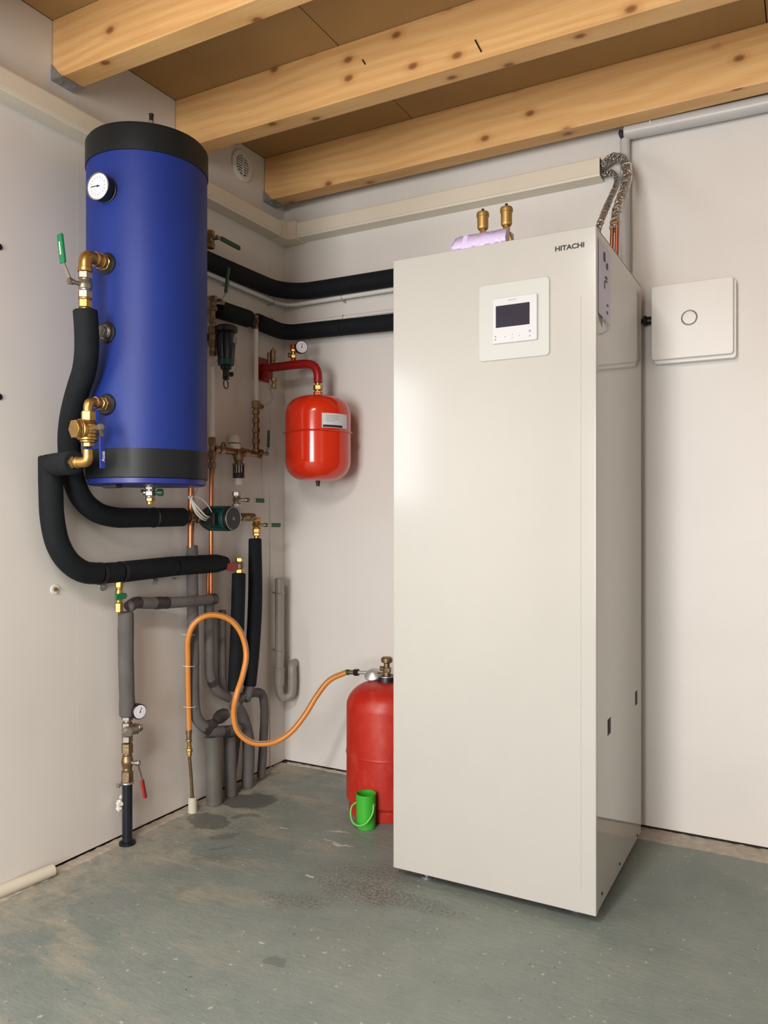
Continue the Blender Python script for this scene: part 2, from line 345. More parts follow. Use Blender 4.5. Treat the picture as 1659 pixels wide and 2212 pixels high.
def thing(name, loc, label, cat, group=None, kind=None):
    o = bpy.data.objects.new(name, None); COL.objects.link(o); o.empty_display_size = .05; link(o, V(loc), None); props(o, label, cat, group, kind); return o
def text(name, body, m, parent, o, xdir, up, size, th=.0006, width=None, bold=.0):
    """raised lettering as a mesh; o = lower left corner"""
    c = bpy.data.curves.new(name, 'FONT'); c.body = body; c.size = size; c.extrude = th; c.offset = bold; c.resolution_u = 3
    t = bpy.data.objects.new(name, c); dg = bpy.context.evaluated_depsgraph_get(); COL.objects.link(t); dg.update()
    me = bpy.data.meshes.new_from_object(t.evaluated_get(dg)); COL.objects.unlink(t); bpy.data.objects.remove(t)
    mb = MB(); X = V(xdir).normalized(); Y = V(up).normalized(); Z = X.cross(Y)
    w0 = max(v.co.x for v in me.vertices); k = 1 if width is None else width/w0
    mb.v = [V(o)+X*v.co.x*k+Y*v.co.y+Z*v.co.z for v in me.vertices]; mb.f = [tuple(p.vertices) for p in me.polygons]
    bpy.data.meshes.remove(me); return build(name, mb, m, parent)
# ---------------------------------------------------------------- the room shell
CEIL = 2.565; XR = 4.4; YF = -5.3
fl = MB().add([(-.05, YF-.2, 0), (XR+.05, YF-.2, 0), (XR+.05, .05, 0), (-.05, .05, 0), (-.05, YF-.2, -.08), (XR+.05, YF-.2, -.08), (XR+.05, .05, -.08), (-.05, .05, -.08)],
              [(0, 1, 2, 3), (7, 6, 5, 4), (0, 4, 5, 1), (1, 5, 6, 2), (2, 6, 7, 3), (3, 7, 4, 0)])
build('floor', fl, 'floor', kind='structure', label='grey-green painted concrete floor with worn dusty patches')
wl = build('wall_left', MB().box((-.10, -1.9, 0), (-.012, .10, CEIL+.1)).box((-.10, YF, 0), (-.012, -2.9, CEIL+.1)).box((-.10, -2.9, 0), (-.012, -1.9, 1.1)).box((-.10, -2.9, 1.9), (-.012, -1.9, CEIL+.1)), 'dark_gap', kind='structure', label='left wall of white painted boards behind the pipework')
wr = build('wall_right', MB().box((-.012, .012, 0), (XR, .10, CEIL+.1)), 'dark_gap', kind='structure', label='white boarded wall behind the cream heat pump cabinet')
def panel(par, a, b): build('wall_panel', MB().box(a, b, .0004, 1), 'wall', par)
for (a, b, z0, z1) in ((-1.094, 0, .0135, CEIL), (-1.9, -1.0945, .0135, CEIL), (-2.9, -1.902, .0135, 1.1), (-2.9, -1.902, 1.9, CEIL), (-4.1, -2.902, .01, CEIL), (YF, -4.102, .01, CEIL)): panel(wl, (-.012, a, z0), (0, b, z1))
wn = MB()
for (y0_, y1_, z0_, z1_) in ((-2.9, -1.9, 1.1, 1.14), (-2.9, -1.9, 1.86, 1.9), (-2.9, -2.86, 1.14, 1.86), (-1.94, -1.9, 1.14, 1.86)): wn.box((-.09, y0_, z0_), (.006, y1_, z1_), .002, 1)
build('window_1', wn, 'wall', kind='structure', label='white window frame in the left wall, out of view beside the camera')
for i, (a, b) in enumerate(((0, 1.4365), (1.437, 2.64), (2.64, 3.84), (3.84, XR))): panel(wr, (a, 0, .014), (b, .012, CEIL))
panel(wl, (0, -.104, .012), (.0025, 0.0, 2.238))                      # thin corner board
# rear and right-hand walls, out of view, close the room; the doorway stands open
fw = MB(); fw.box((-.1, YF-.1, 0), (.72, YF, CEIL+.1)); fw.box((2.05, YF-.1, 0), (XR+.1, YF, CEIL+.1)); fw.box((.72, YF-.1, 2.0), (2.05, YF, CEIL+.1))
build('wall_front', fw, 'wall', kind='structure')
build('wall_far_right', MB().box((XR, YF, 0), (XR+.1, .10, CEIL+.1)), 'wall', kind='structure')
ce = build('ceiling', MB().box((-.1, YF-.1, CEIL+.012), (XR+.1, .1, CEIL+.09)), 'dark_gap', kind='structure', label='brown hardboard ceiling above the pine joists')
bys = [-.144-.5205*i for i in range(10)]
xs = [0, .69, 1.89, 3.09, XR]
for i in range(4): build('ceiling_panel', MB().box((xs[i]+.0015, YF, CEIL), (xs[i+1]-.0015, 0, CEIL+.012), .001, 1), 'ceiling', ce)
BL = {2: 'pine joist nearest the camera, at the top left corner of the view', 1: 'middle pine joist, running just above the blue tank',
      0: 'pine joist nearest the far wall, above the cream cable duct'}
ORD = ['', '', '', 'first', 'second', 'third', 'fourth', 'fifth', 'sixth', 'seventh']
for i, y in enumerate(bys):
    m = wood_material(i)
    x1 = XR
    t = thing('ceiling_joist', (XR/2, y+.037, 2.385), BL.get(i, f'pine joist out of view, {ORD[i]} back from the three visible ones'), 'joist', 'pine ceiling joists')
    build('beam', MB().box((.002, y, 2.385), (x1, y+.074, CEIL-.0005), .004, 2), m, t)
    if i in (0, 2):
        g = MB(); g.box((.0005, y-.004, 2.381), (.052, y+.078, 2.3845), .0008, 1); g.add([(.001, y-.003, 2.383), (.045, y-.003, 2.383), (.001, y-.003, 2.43)], [(0, 1, 2)])
        g.add([(.001, y-.0045, 2.383), (.045, y-.0045, 2.383), (.001, y-.0045, 2.43)], [(0, 1, 2)]); build('joist_shoe', g, 'galv', t, label='galvanised steel shoe')
        for (a, b) in ((.02, .02), (.035, .055)): build('screw', MB().lathe((a, y+b, 2.3812), (0, 0, -1), [(0, .005), (.003, .0045)], 10), 'steel', t)
# nails in the beams' faces
for (px, py, q, l) in ((786, 134, -.55, .010), (1033, 99, -.45, .022)):
    p = B(px, py, -.665-.0016); d_ = V((math.sin(q), 0, math.cos(q)))*l
    build('nail', MB().cyl(p-d_, p+d_, .0022, 8), 'black', label='dark bent nail on the middle joist, '+('left' if px < 900 else 'right')+' of the two', cat='nail', group='nails on the middle joist')
# cable trunking round the corner
TZ0, TZ1, TD = 2.238, 2.303, .068
t = thing('cable_duct', (.03, -2.5, TZ0), 'cream cable duct along the left wall behind the blue tank', 'cable duct', 'cream cable ducts')
prof = [(0.0005, TZ0+.002), (TD-.004, TZ0), (TD, TZ0+.006), (TD, TZ1-.006), (TD-.004, TZ1), (0.0005, TZ1)]
build('duct_body', MB().prism([(a, z) for a, z in prof], 'y', YF, -.112), 'trunk', t)
build('lid', MB().prism([(TD, TZ0+.008), (TD+.002, TZ0+.009), (TD+.002, TZ1-.009), (TD, TZ1-.008)], 'y', YF, -.1125), 'trunk', t)
t2 = thing('cable_duct', (.7, -.03, TZ0), 'cream cable duct on the far wall, its open end holding foil pipes', 'cable duct', 'cream cable ducts')
XE = 1.372
th = .0025
q = MB(); q.prism([(-a, z) for a, z in [(TD-.004, TZ0), (TD, TZ0+.006), (TD, TZ1-.006), (TD-.004, TZ1), (0.0005, TZ1), (0.0005, TZ1-th), (TD-.006, TZ1-th), (TD-th, TZ1-.007), (TD-th, TZ0+.007), (TD-.006, TZ0+th), (.0005, TZ0+th), (.0005, TZ0)]], 'x', .112, XE)
build('duct_body', q, 'trunk', t2)
build('lid', MB().prism([(-TD, TZ0+.008), (-TD-.002, TZ0+.009), (-TD-.002, TZ1-.009), (-TD, TZ1-.008)], 'x', .1125, XE), 'trunk', t2)
build('duct_shade_plate', MB().box((XE-.05, -TD+th+.001, TZ0+th+.001), (XE-.045, -.002, TZ1-th-.001)), 'hole', t2)  # near-black plate stands in for the shade inside the open duct end
t3 = thing('duct_corner_piece', (.05, -.05, TZ0), 'cream plastic corner elbow joining the two cable ducts', 'cable duct')
q = MB()
o_ = TD+.005
pts = [(.0005, -.1115), (.0005, -.0005), (.1115, -.0005), (.1115, -o_), (o_+.014, -o_), (o_+.004, -o_-.004), (o_, -o_-.014), (o_, -.1115)]
q.add([(x, y, TZ0-.005) for x, y in pts]+[(x, y, TZ1+.004) for x, y in pts], [(7, 6, 5, 4, 3, 2, 1, 0), tuple(range(8, 16))]+[(i, (i+1) % 8, 8+(i+1) % 8, 8+i) for i in range(8)])
build('elbow_body', q, 'trunk', t3)
# round vent in the left wall
c = L(522, 358, .001); t = thing('wall_vent', c, 'round white louvred vent between the joists on the left wall', 'vent')
q = MB().lathe(c, (1, 0, 0), [(0, .062), (.006, .062), (.010, .056), (.010, .044), (.004, .040), (.004, .001)], 40)
build('rim', q, 'white', t)
q = MB()
for k in range(-3, 4):
    z = k*.010; hw = math.sqrt(max(.039**2-z*z, 0)); q.obox(c+V((.0075, 0, z)), (.0022, 0, .0014), (0, hw, 0), (-.0003, 0, .0006))
build('louvres', q, 'white', t)
build('cross_bar', MB().box(c+V((.004, -.003, -.04)), c+V((.0105, .003, .04)), .001, 1).box(c+V((.004, -.04, -.003)), c+V((.0105, .04, .003)), .001, 1), 'white', t)
build('recess_shade', MB().lathe(c+V((.0042, 0, 0)), (1, 0, 0), [(0, .0395), (.0004, .0395)], 30), 'tape', t)  # dark disc colours in the shade behind the louvres
# mortar along wall feet
def rubble(name, pts, label, wid=.022, rag=1):
    q = MB(); n = len(pts); rows = 5; vs = []; fs = []
    for i, (p, d) in enumerate(pts):
        for j in range(rows):
            a = j/(rows-1); ww = wid*(1+rag*(.5*noise.noise(p*9)+.35*noise.noise(p*37))); h = .007*(1-a)**.7*(1+.5*noise.noise((p+d*a*.1)*45))
            vs.append(p+d*ww*a+V((0, 0, max(.0006, h) if a < 1 else -.001)))
    for i in range(n-1):
        for j in range(rows-1): fs.append((i*rows+j, i*rows+j+1, (i+1)*rows+j+1, (i+1)*rows+j))
    q.add(vs, fs); build(name, q, 'mortar', kind='structure', label=label, sharp=60)
rubble('trim_1', [(V((0.0, -1.95+i*.012, 0)), V((1, 0, 0))) for i in range(162)], 'crumbled mortar along the foot of the left wall', .035)
rubble('trim_2', [(V((1.50+i*.012, 0, 0)), V((0, -1, 0))) for i in range(160)], 'pale mortar kerb along the foot of the wall right of the cabinet', .098, .22)
rubble('trim_3', [(V((0.02+i*.012, 0, 0)), V((0, -1, 0))) for i in range(75)], 'thin mortar line at the foot of the wall behind the gas bottle', .012)
# ---------------------------------------------------------------- blue buffer tank
TX, TY, TR = .234, -1.027, .1765
def tank_top_z(): return 2.245
t = thing('buffer_tank', (TX, TY, 1.163), 'tall dark blue cylindrical water tank with black end caps', 'water tank')
ZB, ZT = 1.168, 2.191
build('jacket', MB().lathe((TX, TY, ZB+.055), (0, 0, 1), [(0, TR-.002), (.0, TR), (ZT-ZB-.13, TR), (ZT-ZB-.13, TR-.004)], 96), 'blue', t)
build('bottom_cap', MB().lathe((TX, TY, ZB+.012), (0, 0, 1), [(0, TR-.006), (.002, TR+.002), (.083, TR+.0025), (.084, TR-.001)], 96), 'black_cap', t)
build('base_ring', MB().lathe((TX, TY, ZB-.006), (0, 0, 1), [(0, .05), (0, TR-.012), (.004, TR-.003), (.018, TR-.003), (.018, .05)], 96), 'lever_blue', t)
q = MB().lathe((TX, TY, ZT-.085), (0, 0, 1), [(0, TR-.001), (.001, TR+.003), (.072, TR+.003), (.082, TR-.004), (.087, TR-.016), (.089, .02)], 96)
build('top_cap', q, 'black_cap', t)
for z in (1.25, 2.08): build('wall_bracket', MB().box((.0015, TY+.075, z), (TX-.125, TY+.15, z+.04), .003), 'black', t)
PD = V((.10, -.995, 0)).normalized(); PC = V((TX, TY, 0))
def port(z, R=.031, m='black'):
    p = PC+PD*(TR-.006)+V((0, 0, z))
    return build('port_collar', MB().lathe(p, PD, [(0, R), (.008, R), (.012, R-.004), (.013, .015)], 28), m, t), p
for z in (1.788, 1.592, 1.388): port(z)
# plugged middle port
p = PC+PD*(TR+.004)+V((0, 0, 1.592)); build('port_plug', MB().segs(p, PD, [('c', .006, .021), ('c', .004, .019), ('h', .012, .017)]), 'steel', t)
# thermometer
p = PC+PD*(TR-.004)+V((0, 0, 1.995)); build('thermometer_collar', MB().lathe(p, PD, [(0, .036), (.006, .036), (.009, .030), (.018, .028)], 32), 'black', t)
th_ = build('thermometer', MB().lathe(p+PD*.014, PD, [(0, .028), (0, .036), (.016, .038), (.022, .0385)], 40), 'black', t)
build('bezel', MB().lathe(p+PD*.036, PD, [(0, .0385), (.004, .0390), (.005, .0365), (.002, .0350)], 40), 'steel', t)
def dial(parent, c, n, R, name='dial', ticks=16, needle=2.9, up=V((0, 0, 1))):
    n = V(n).normalized(); u = up.cross(n).normalized(); m = dial_material('gauge_dial', ticks, R)
    me = bpy.data.meshes.new(name); vs = [(0, 0, 0)]+[(R*math.cos(2*PI*k/36), R*math.sin(2*PI*k/36), 0) for k in range(36)]
    vs2 = [(x, y, -.001) for x, y, z in vs]; k = 37
    me.from_pydata(vs+vs2, [], [(0, i+1, (i+1) % 36+1) for i in range(36)]+[(k, k+(i+1) % 36+1, k+i+1) for i in range(36)]+[(i+1, k+i+1, k+(i+1) % 36+1, (i+1) % 36+1) for i in range(36)])
    me.materials.append(m); o = bpy.data.objects.new(name, me); COL.objects.link(o)
    v_ = n.cross(u).normalized()
    o.parent = parent; o.matrix_local = Matrix.Translation(V(c)-WORLD[parent]) @ Matrix((u, v_, n)).transposed().to_4x4(); WORLD[o] = V(c)
    d = u*math.cos(needle)+v_*math.sin(needle); q = MB(); q.strip([V(c)+n*.0012-d*R*.22, V(c)+n*.0012+d*R*.62], R*.07, .0006, n)
    q.lathe(V(c)+n*.0006, n, [(0, R*.09), (.0014, R*.08)], 12)
    nb = build('needle', q, 'ink', parent); return o
dial(t, p+PD*.0385, PD, .0360, needle=PI-.04)
npos = L(327, 262, TX+.01); build('top_nipple', MB().segs((npos.x, npos.y, ZT-.002), (0, 0, 1), [('c', .03, .014), ('h', .014, .012), ('c', npos.z-ZT-.042, .008)]), 'galv', t)
build('nipple_cap', MB().segs((npos.x, npos.y, npos.z), (0, 0, 1), [('c', .016, .0065), ('c', .006, .0075)]), 'black', t)
p = L(222, 1042, .12); build('foot_clip', MB().box((TX-.02, -1.185, 1.152), (TX+.035, -1.16, 1.1625), .002), 'black', t)
# drain cock under the tank
c = V((TX+.03, TY-.02, ZB-.006))
d_ = thing('drain_valve', c-V((0, 0, .05)), 'small nickel drain cock under the blue tank', 'valve', 'valves')
build('body', MB().segs(c, (0, 0, -1), [('c', .004, .020), ('h', .006, .018), ('c', .006, .015), ('h', .014, .017), ('c', .006, .014)]), 'steel', d_)
build('outlet', MB().segs(c-V((0, 0, .036)), (0, 0, -1), [('h', .010, .014), ('c', .010, .011)]), 'brass', d_)
pr = V((math.cos(YAW), math.sin(YAW), 0))
build('knob', MB().segs(c-V((0, 0, .02)), pr, [('c', .022, .005), ('c', .016, .011)]), 'dgreen', d_)
build('stem', MB().segs(c-V((0, 0, .02)), -pr, [('c', .020, .007), ('h', .007, .011)]), 'steel', d_)
# ---------------------------------------------------------------- valve builder
def lever(parent, c, sd, hd, slen, glen, gw, gm, off=.0, sm='steel', gap=.018, mark=None):
    """stem along sd from c; a bent strip to a plastic grip pointing along hd"""
    c = V(c); sd = V(sd).normalized(); hd = V(hd).normalized(); e = c+sd*slen
    build('stem', MB().segs(c, sd, [('c', slen*.7, .006), ('c', slen*.3, .0085)]), sm, parent)
    build('nut', MB().segs(e, sd, [('h', .007, .0095), ('c', .003, .004)]), 'steel', parent)
    a = e+hd*gap+sd*off; b = a+hd*glen
    build('lever_arm', MB().strip([e-hd*.008, e+hd*.006, a, a+hd*.02], gw*.55, .003, sd), 'steel', parent)
    w_ = sd.cross(hd).normalized()
    g = build('lever_grip', MB().obox((a+b)/2, hd*(glen/2), w_*(gw/2), sd*.0045, .0035, 2), gm, parent)
    if mark:
        cc = (a+b)/2+sd*.0048
        if isinstance(mark, str): text('lettering', mark, 'tie', g, cc+hd*glen*.28-w_*0+w_*gw*.28, -hd, -w_ if (-hd).cross(-w_).dot(sd) > 0 else w_, gw*.75, .0003)
        else: build('print', MB().obox(cc, hd*glen*.22, w_*gw*.10, sd*.0003), 'tie', g, label='small pale print on the grip')
    return g
def ball_valve(label, a, b, r, sd, hd, slen=.028, glen=.075, gw=.017, gm='green', m='brass', m2=None, off=.006, mark=None, group='lever ball valves', gap=.018):
    a, b = V(a), V(b); l = (b-a).length; ax = (b-a).normalized()
    v = thing('ball_valve', V((min(a.x, b.x), min(a.y, b.y), min(a.z, b.z)-.002)), label, 'valve', group)
    build('valve_body', MB().segs(a, ax, [('h', l*.26, r), ('c', l*.06, r*.8), ('c', l*.16, r*.85, r*1.02), ('c', l*.16, r*1.02, r*.85), ('c', l*.08, r*.8), ('h', l*.28, r*1.02)]), m, v)
    lever(v, a+ax*l*.5+V(sd).normalized()*r*.7, sd, hd, slen, glen, gw, gm, off, gap=gap, mark=mark); return v
def fitting(name, label, spec_list, m, cat='pipe fitting', group='brass fittings', extra=None):
    """one fitting made of turned runs: spec_list = [(origin, axis, segs), ...]"""
    o = V(spec_list[0][0]); v = thing(name, o, label, cat, group)
    q = MB(); q.segs(*spec_list[0]); build('body', q, m, v)
    for s_ in spec_list[1:]:
        q = MB(); q.segs(*s_); build('collar' if len(s_[2]) == 1 else 'branch', q, m, v)
    return v
def elbow(q, c, d1, d2, r, R=None):
    """swept bend between directions d1 (in, reversed) and d2"""
    R = R or r*1.3; c = V(c); d1 = V(d1).normalized(); d2 = V(d2).normalized()
    pts = [c+d1*R*2]+[(c+d1*R)*(1-s)*(1-s)+c*2*s*(1-s)+(c+d2*R)*s*s for s in [i/8 for i in range(9)]]+[c+d2*R*2]
    q.tube(pts, r, 18, raw=True, round_end=False)
# upper brass elbow and valve of the tank
z1 = 1.788; p0 = PC+PD*(TR+.004)+V((0, 0, z1)); ce_ = PC+PD*(TR+.082)+V((0, 0, z1)); 
e1 = thing('brass_elbow', p0, 'brass elbow screwed into the top port of the blue tank', 'pipe fitting', 'brass fittings')
q = MB(); elbow(q, ce_, -PD, (0, 0, -1), .0175, .024); build('bend', q, 'brass', e1)
build('coupling', MB().segs(p0, PD, [('h', .011, .024), ('c', .006, .019), ('c', .008, .023), ('c', .006, .0195), ('c', .012, .021)]), 'brass', e1)
build('socket', MB().segs(ce_-V((0, 0, .036)), (0, 0, -1), [('c', .012, .0205)]), 'brass', e1)
va = ce_-V((0, 0, .048)); vb = va-V((0, 0, .072))
ball_valve('ball valve with upright bright green lever on the left of the blue tank', va, vb, .0195, (-.05, -1, 0), (-.16, 0, 1), .034, .082, .0205, 'green', 'steel', off=.016, gap=.045, mark=True)
fitting('pipe_union', 'brass hexagon union above the black pipe on the tank\'s left', [(vb, (0, 0, -1), [('c', .004, .018), ('h', .022, .0185), ('c', .012, .014)])], 'brass')
UP = vb-V((0, 0, .030))
# lower port: elbow, filter valve with blue lever, elbow back to the wall
z2 = 1.388; p0 = PC+PD*(TR+.004)+V((0, 0, z2)); c2 = PC+PD*(TR+.070)+V((0, 0, z2))
e2 = thing('brass_elbow', p0, 'brass elbow screwed into the lowest port of the blue tank', 'pipe fitting', 'brass fittings')
q = MB(); elbow(q, c2, -PD, (0, 0, -1), .0135, .018); build('bend', q, 'brass', e2)
build('coupling', MB().segs(p0, PD, [('h', .012, .020), ('c', .006, .016), ('h', .006, .019), ('c', .008, .015), ('c', .010, .017)]), 'brass', e2)
fv = thing('filter_valve', c2-V((0, 0, .14)), 'chunky brass filter valve with large hexagon plug and blue lever', 'valve', 'lever ball valves')
build('valve_body', MB().segs(c2-V((0, 0, .028)), (0, 0, -1), [('h', .026, .020), ('c', .010, .018, .024), ('c', .026, .027), ('c', .010, .025), ('c', .008, .028), ('c', .006, .022), ('h', .012, .015)]), 'brass', fv)
fc = c2-V((0, 0, .078)); fd = V((-.16, -.985, -.04)).normalized()
build('filter_plug', MB().segs(fc, fd, [('c', .016, .026), ('c', .012, .0285), ('c', .005, .026), ('h', .012, .027)]), 'brass', fv)
lever(fv, fc+V((.018, 0, .0)), (.95, -.30, .04), (.05, -.02, -1), .048, .088, .016, 'lever_blue', .008, gap=.026, mark='Atusa')
c3 = c2-V((0, 0, .168))
WD = V((-.93, -.20, 0)).normalized()
e3 = thing('brass_elbow', c3, 'brass elbow below the filter valve, entering the black pipe', 'pipe fitting', 'brass fittings')
q = MB(); elbow(q, c3, (0, 0, 1), WD, .015, .017); build('bend', q, 'brass', e3)
build('coupling', MB().segs(c3+WD*.030, WD, [('c', .008, .017), ('c', .004, .0145), ('h', .014, .018), ('c', .006, .0145)]), 'brass', e3)
# ---------------------------------------------------------------- insulated black pipes
def run(name, label, pts, r, m='foam', cat='pipe', group=None, joints=(), jm=None, part='sleeve', wob=.0, jl=.010, jr=1.06, n=20, step=.012):
    P = smooth_path(pts, step); b = min(P, key=lambda v: v.z)
    t_ = thing(name, V((b.x, b.y, b.z)), label, cat, group)
    # cut into sleeves at the joints (fractions of length)
    Ls = [0]
    for i in range(1, len(P)): Ls.append(Ls[-1]+(P[i]-P[i-1]).length)
    T = Ls[-1]; cuts = [0]+[j if not isinstance(j, tuple) else j[0] for j in joints]+[1]
    def pt(s):
        s *= T
        for i in range(1, len(P)):
            if Ls[i] >= s-1e-9: k = (s-Ls[i-1])/max(Ls[i]-Ls[i-1], 1e-9); return P[i-1].lerp(P[i], k), i
        return P[-1], len(P)-1
    for a, b in zip(cuts[:-1], cuts[1:]):
        pa, ia = pt(a); pb, ib = pt(b); seg = [pa]+[p for p in P[ia:ib] if (p-pa).length > .003 and (p-pb).length > .003]+[pb]
        build(part, MB().tube(seg, r, n, raw=True, wob=wob), m, t_)
    for j in joints:
        if isinstance(j, tuple):
            c_, w2 = j; p1, _ = pt(max(0, c_-w2/T/2)); p2, _ = pt(min(1, c_+w2/T/2)); pm, _ = pt(c_)
            build('tape_band', MB().tube([p1, pm, p2], r*jr, n, wob=.10 if w2 > .02 else .0, step=.006), jm or 'tape', t_)
    return t_, pt
WP = .058
G1 = 'black foam-insulated pipes'
h = L(300, 1118, WP).z
run('insulated_pipe', 'black insulated pipe curving down from the green-levered valve to the round pump',
    [UP, L(187, 712, .258), L(187, 762, .245), L(182, 800, .222), L(168, 845, .178), L(156, 892, .125), L(150, 935, .085), L(150, 975, .066), L(155, 1020, WP), L(174, 1073, WP), L(205, 1104, WP), L(245, 1117, WP), L(300, 1118, WP), L(396, 1117, WP)], .0325, group=G1,
    joints=((.865, .012),), jm='black')
cw = c3+WD*.045; k1 = V((.088, c3.y-.035, c3.z-.002))
bend = L(109, 975, .060)
q0 = thing('insulated_pipe', L(110, 1000, .06)-V((0, 0, .35)), 'outermost black insulated pipe, running level under the pump to the red-gripped valve', 'pipe', G1)
build('sleeve', MB().tube([cw, cw.lerp(V((bend.x, bend.y, cw.z)), .5), V((bend.x, bend.y, cw.z-.001)), V((bend.x-.002, bend.y-.012, cw.z-.004))], .0335, 20), 'foam', q0)
path = [L(109, 985, WP), L(110, 1060, WP), L(113, 1120, WP), L(125, 1175, WP), L(147, 1212, WP), L(180, 1235, WP), L(213, 1239, WP)]
build('sleeve', MB().tube(path, .034, 20), 'foam', q0)
build('sleeve', MB().tube([L(214, 1239, WP), L(258, 1236, WP)], .033, 20), 'foam', q0)
build('sleeve', MB().tube([L(259, 1236, WP), L(376, 1223, WP)], .0345, 20), 'foam', q0)
build('sleeve', MB().tube([L(377, 1223, WP), L(470, 1217, WP), L(488, 1216, WP)], lambda s: .034 if s < .8 else .034-.012*(s-.8)/.2, 20), 'foam', q0)
for px, py in ((217, 1239), (262, 1236)): a = L(px, py, WP); build('joint_band', MB().cyl(a-V((0, .006, 0)), a+V((0, .006, 0)), .0355), 'black', q0)
# upper pair going round the corner
def corner(z, za, zb, ya, xb, off, R=.10):
    pts = [V((off, ya, za)), V((off, -off-R, z))]
    for i in range(1, 8): s = i/8*PI/2; pts.append(V((off+R-R*math.cos(s), -off-R+R*math.sin(s), z)))
    return pts+[V((off+R, -off, z)), V((xb, -off, zb))]
run('insulated_pipe', 'upper black insulated pipe bending round the corner behind the blue tank', corner(2.011, 2.012, 2.005, -.80, .915, .056, .13), .034, group=G1)
run('insulated_pipe', 'short black insulated pipe on the left wall between lever valve and brass tee', [V((.056, -.50, 1.846)), V((.056, -.315, 1.849))], .034, group=G1)
pl = corner(1.845, 1.850, 1.822, -.268, .915, .056, .06)
run('insulated_pipe', 'lower black insulated pipe bending round the corner above the red vessel', pl, .033, group=G1, joints=(.44,))
G2 = 'white plastic conduits'
def clips(t_, pts_, r):
    for p_, n_ in pts_:
        p_ = V(p_); n_ = V(n_); q = MB().torus(p_, n_.cross(V((0, 0, 1))), r+.0015, .0015, 16, 6); build('pipe_clip', q, 'galv', t_)
        w_ = .03 if n_.x > 0 else .03
        build('clip_screw', MB().cyl(p_-n_*(w_-.002)+V((0, 0, -r-.006)), p_+n_*.004+V((0, 0, -r-.006)), .0022, 8).sphere(p_+n_*.004+V((0, 0, -r-.006)), .004, 8), 'galv', t_)
c1, _ = run('conduit', 'white plastic conduit just below the upper black pipe round the corner', corner(1.970, 1.984, 1.970, -.80, .915, .03, .07), .0095, 'white', 'conduit', G2, part='tube')
clips(c1, [((.03, -.41, 1.979), (1, 0, 0)), ((.03, -.125, 1.971), (1, 0, 0)), ((.315, -.03, 1.970), (0, -1, 0))], .0095)
c1, _ = run('conduit', 'white plastic conduit resting just above the lower black pipe', corner(1.890, 1.902, 1.883, -.52, .915, .022, .06), .0085, 'white', 'conduit', G2, part='tube')
clips(c1, [((.022, -.125, 1.890), (1, 0, 0)), ((.315, -.022, 1.888), (0, -1, 0))], .0085)
# ---------------------------------------------------------------- upper left-wall fittings behind the tank
X6 = .055
a = L(458, 512, X6); ball_valve('ball valve with sideways green lever, highest on the wall behind the tank', a+V((0, -.008, .02)), a+V((0, -.008, -.045)), .016, (1, 0, .1), (.1, 1, -.10), .020, .10, .018, 'dgreen', 'old_brass', gap=.012)
ball_valve('ball valve with upright dark green lever in front of the upper black pipe', L(461, 640, X6), L(461, 672, X6), .015, (1, .15, 0), (.10, .05, 1), .026, .095, .015, 'dgreen', 'old_brass', off=.012, gap=.035)
fitting('brass_manifold', 'column of tarnished brass fittings at the right edge of the blue tank', [(L(460, 672, X6), (0, 0, -1), [('c', .03, .010), ('h', .016, .015), ('c', .012, .011), ('h', .03, .019), ('c', .02, .015), ('h', .024, .018), ('c', .016, .012), ('h', .018, .014)]),
    (L(462, 652, X6), (0, 1, 0), [('c', .02, .010), ('h', .012, .020)])], 'old_brass')
run('riser_pipe', 'thin white riser pipe beside the right edge of the blue tank', [L(459, 792, X6), L(458, 945, X6)], .0105, 'white', 'pipe', 'thin white risers', part='tube')
run('riser_pipe', 'thin white riser pipe hanging from the brass tee under the black pipes', [L(553, 708, X6), L(553, 868, X6)], .0095, 'white', 'pipe', 'thin white risers', part='tube')
c_ = L(553, 695, .056)
fitting('brass_tee', 'brass tee between the two black pipe lengths on the left wall', [(c_+V((0, 0, .024)), (0, 0, -1), [('c', .02, .014), ('h', .018, .016), ('c', .016, .012)]), (c_+V((0, -.012, 0)), (0, 1, 0), [('c', .014, .017), ('h', .012, .024)]), (c_+V((0, 0, -.022)), (1, 0, 0), [('c', .014, .005)])], 'old_brass')
# filter canister on the wall
c_ = L(488, 740, .09)
fc_ = thing('filter_canister', c_-V((0, 0, .12)), 'dark filter canister with green base on the left wall', 'filter', None)
build('head', MB().lathe(c_+V((0, .002, .036)), (0, 0, 1), [(0, .026), (.004, .042), (.020, .042), (.026, .036), (.028, .010)], 28), 'black', fc_)
build('housing', MB().lathe(c_+V((0, 0, -.062)), (0, 0, 1), [(0, .030), (.03, .034), (.075, .036), (.10, .030)], 28), mat('dark_blue_housing', (16, 24, 40), .3, var=.1), fc_)
build('rating_label', MB().lathe(c_+V((0, 0, -.002)), (0, 0, 1), [(0, .0365), (.026, .0350)], 28, caps=False), 'ink', fc_) if False else None
build('base_collar', MB().lathe(c_+V((0, 0, -.088)), (0, 0, 1), [(0, .024), (.004, .030), (.024, .032), (.028, .028)], 28), 'pump_green', fc_)
build('drain_spout', MB().segs(c_+V((0, 0, -.088)), (0, 0, -1), [('c', .012, .020), ('c', .028, .012), ('h', .010, .013)]), 'black', fc_)
build('drain_cock', MB().segs(c_+V((.0, .012, -.115)), (.3, 1, 0), [('c', .010, .007), ('h', .010, .010)]), 'black', fc_)
build('side_wire', MB().tube([c_+V((.01, .03, -.03)), c_+V((.01, .048, -.07)), c_+V((.01, .045, -.10)), c_+V((.005, .018, -.112))], .0016, 6), 'grey_pipe', fc_)
build('hanging_ring', MB().torus(c_+V((0, .0, -.155)), (1, .2, 0), .017, .0022, 24, 6), 'black', fc_)
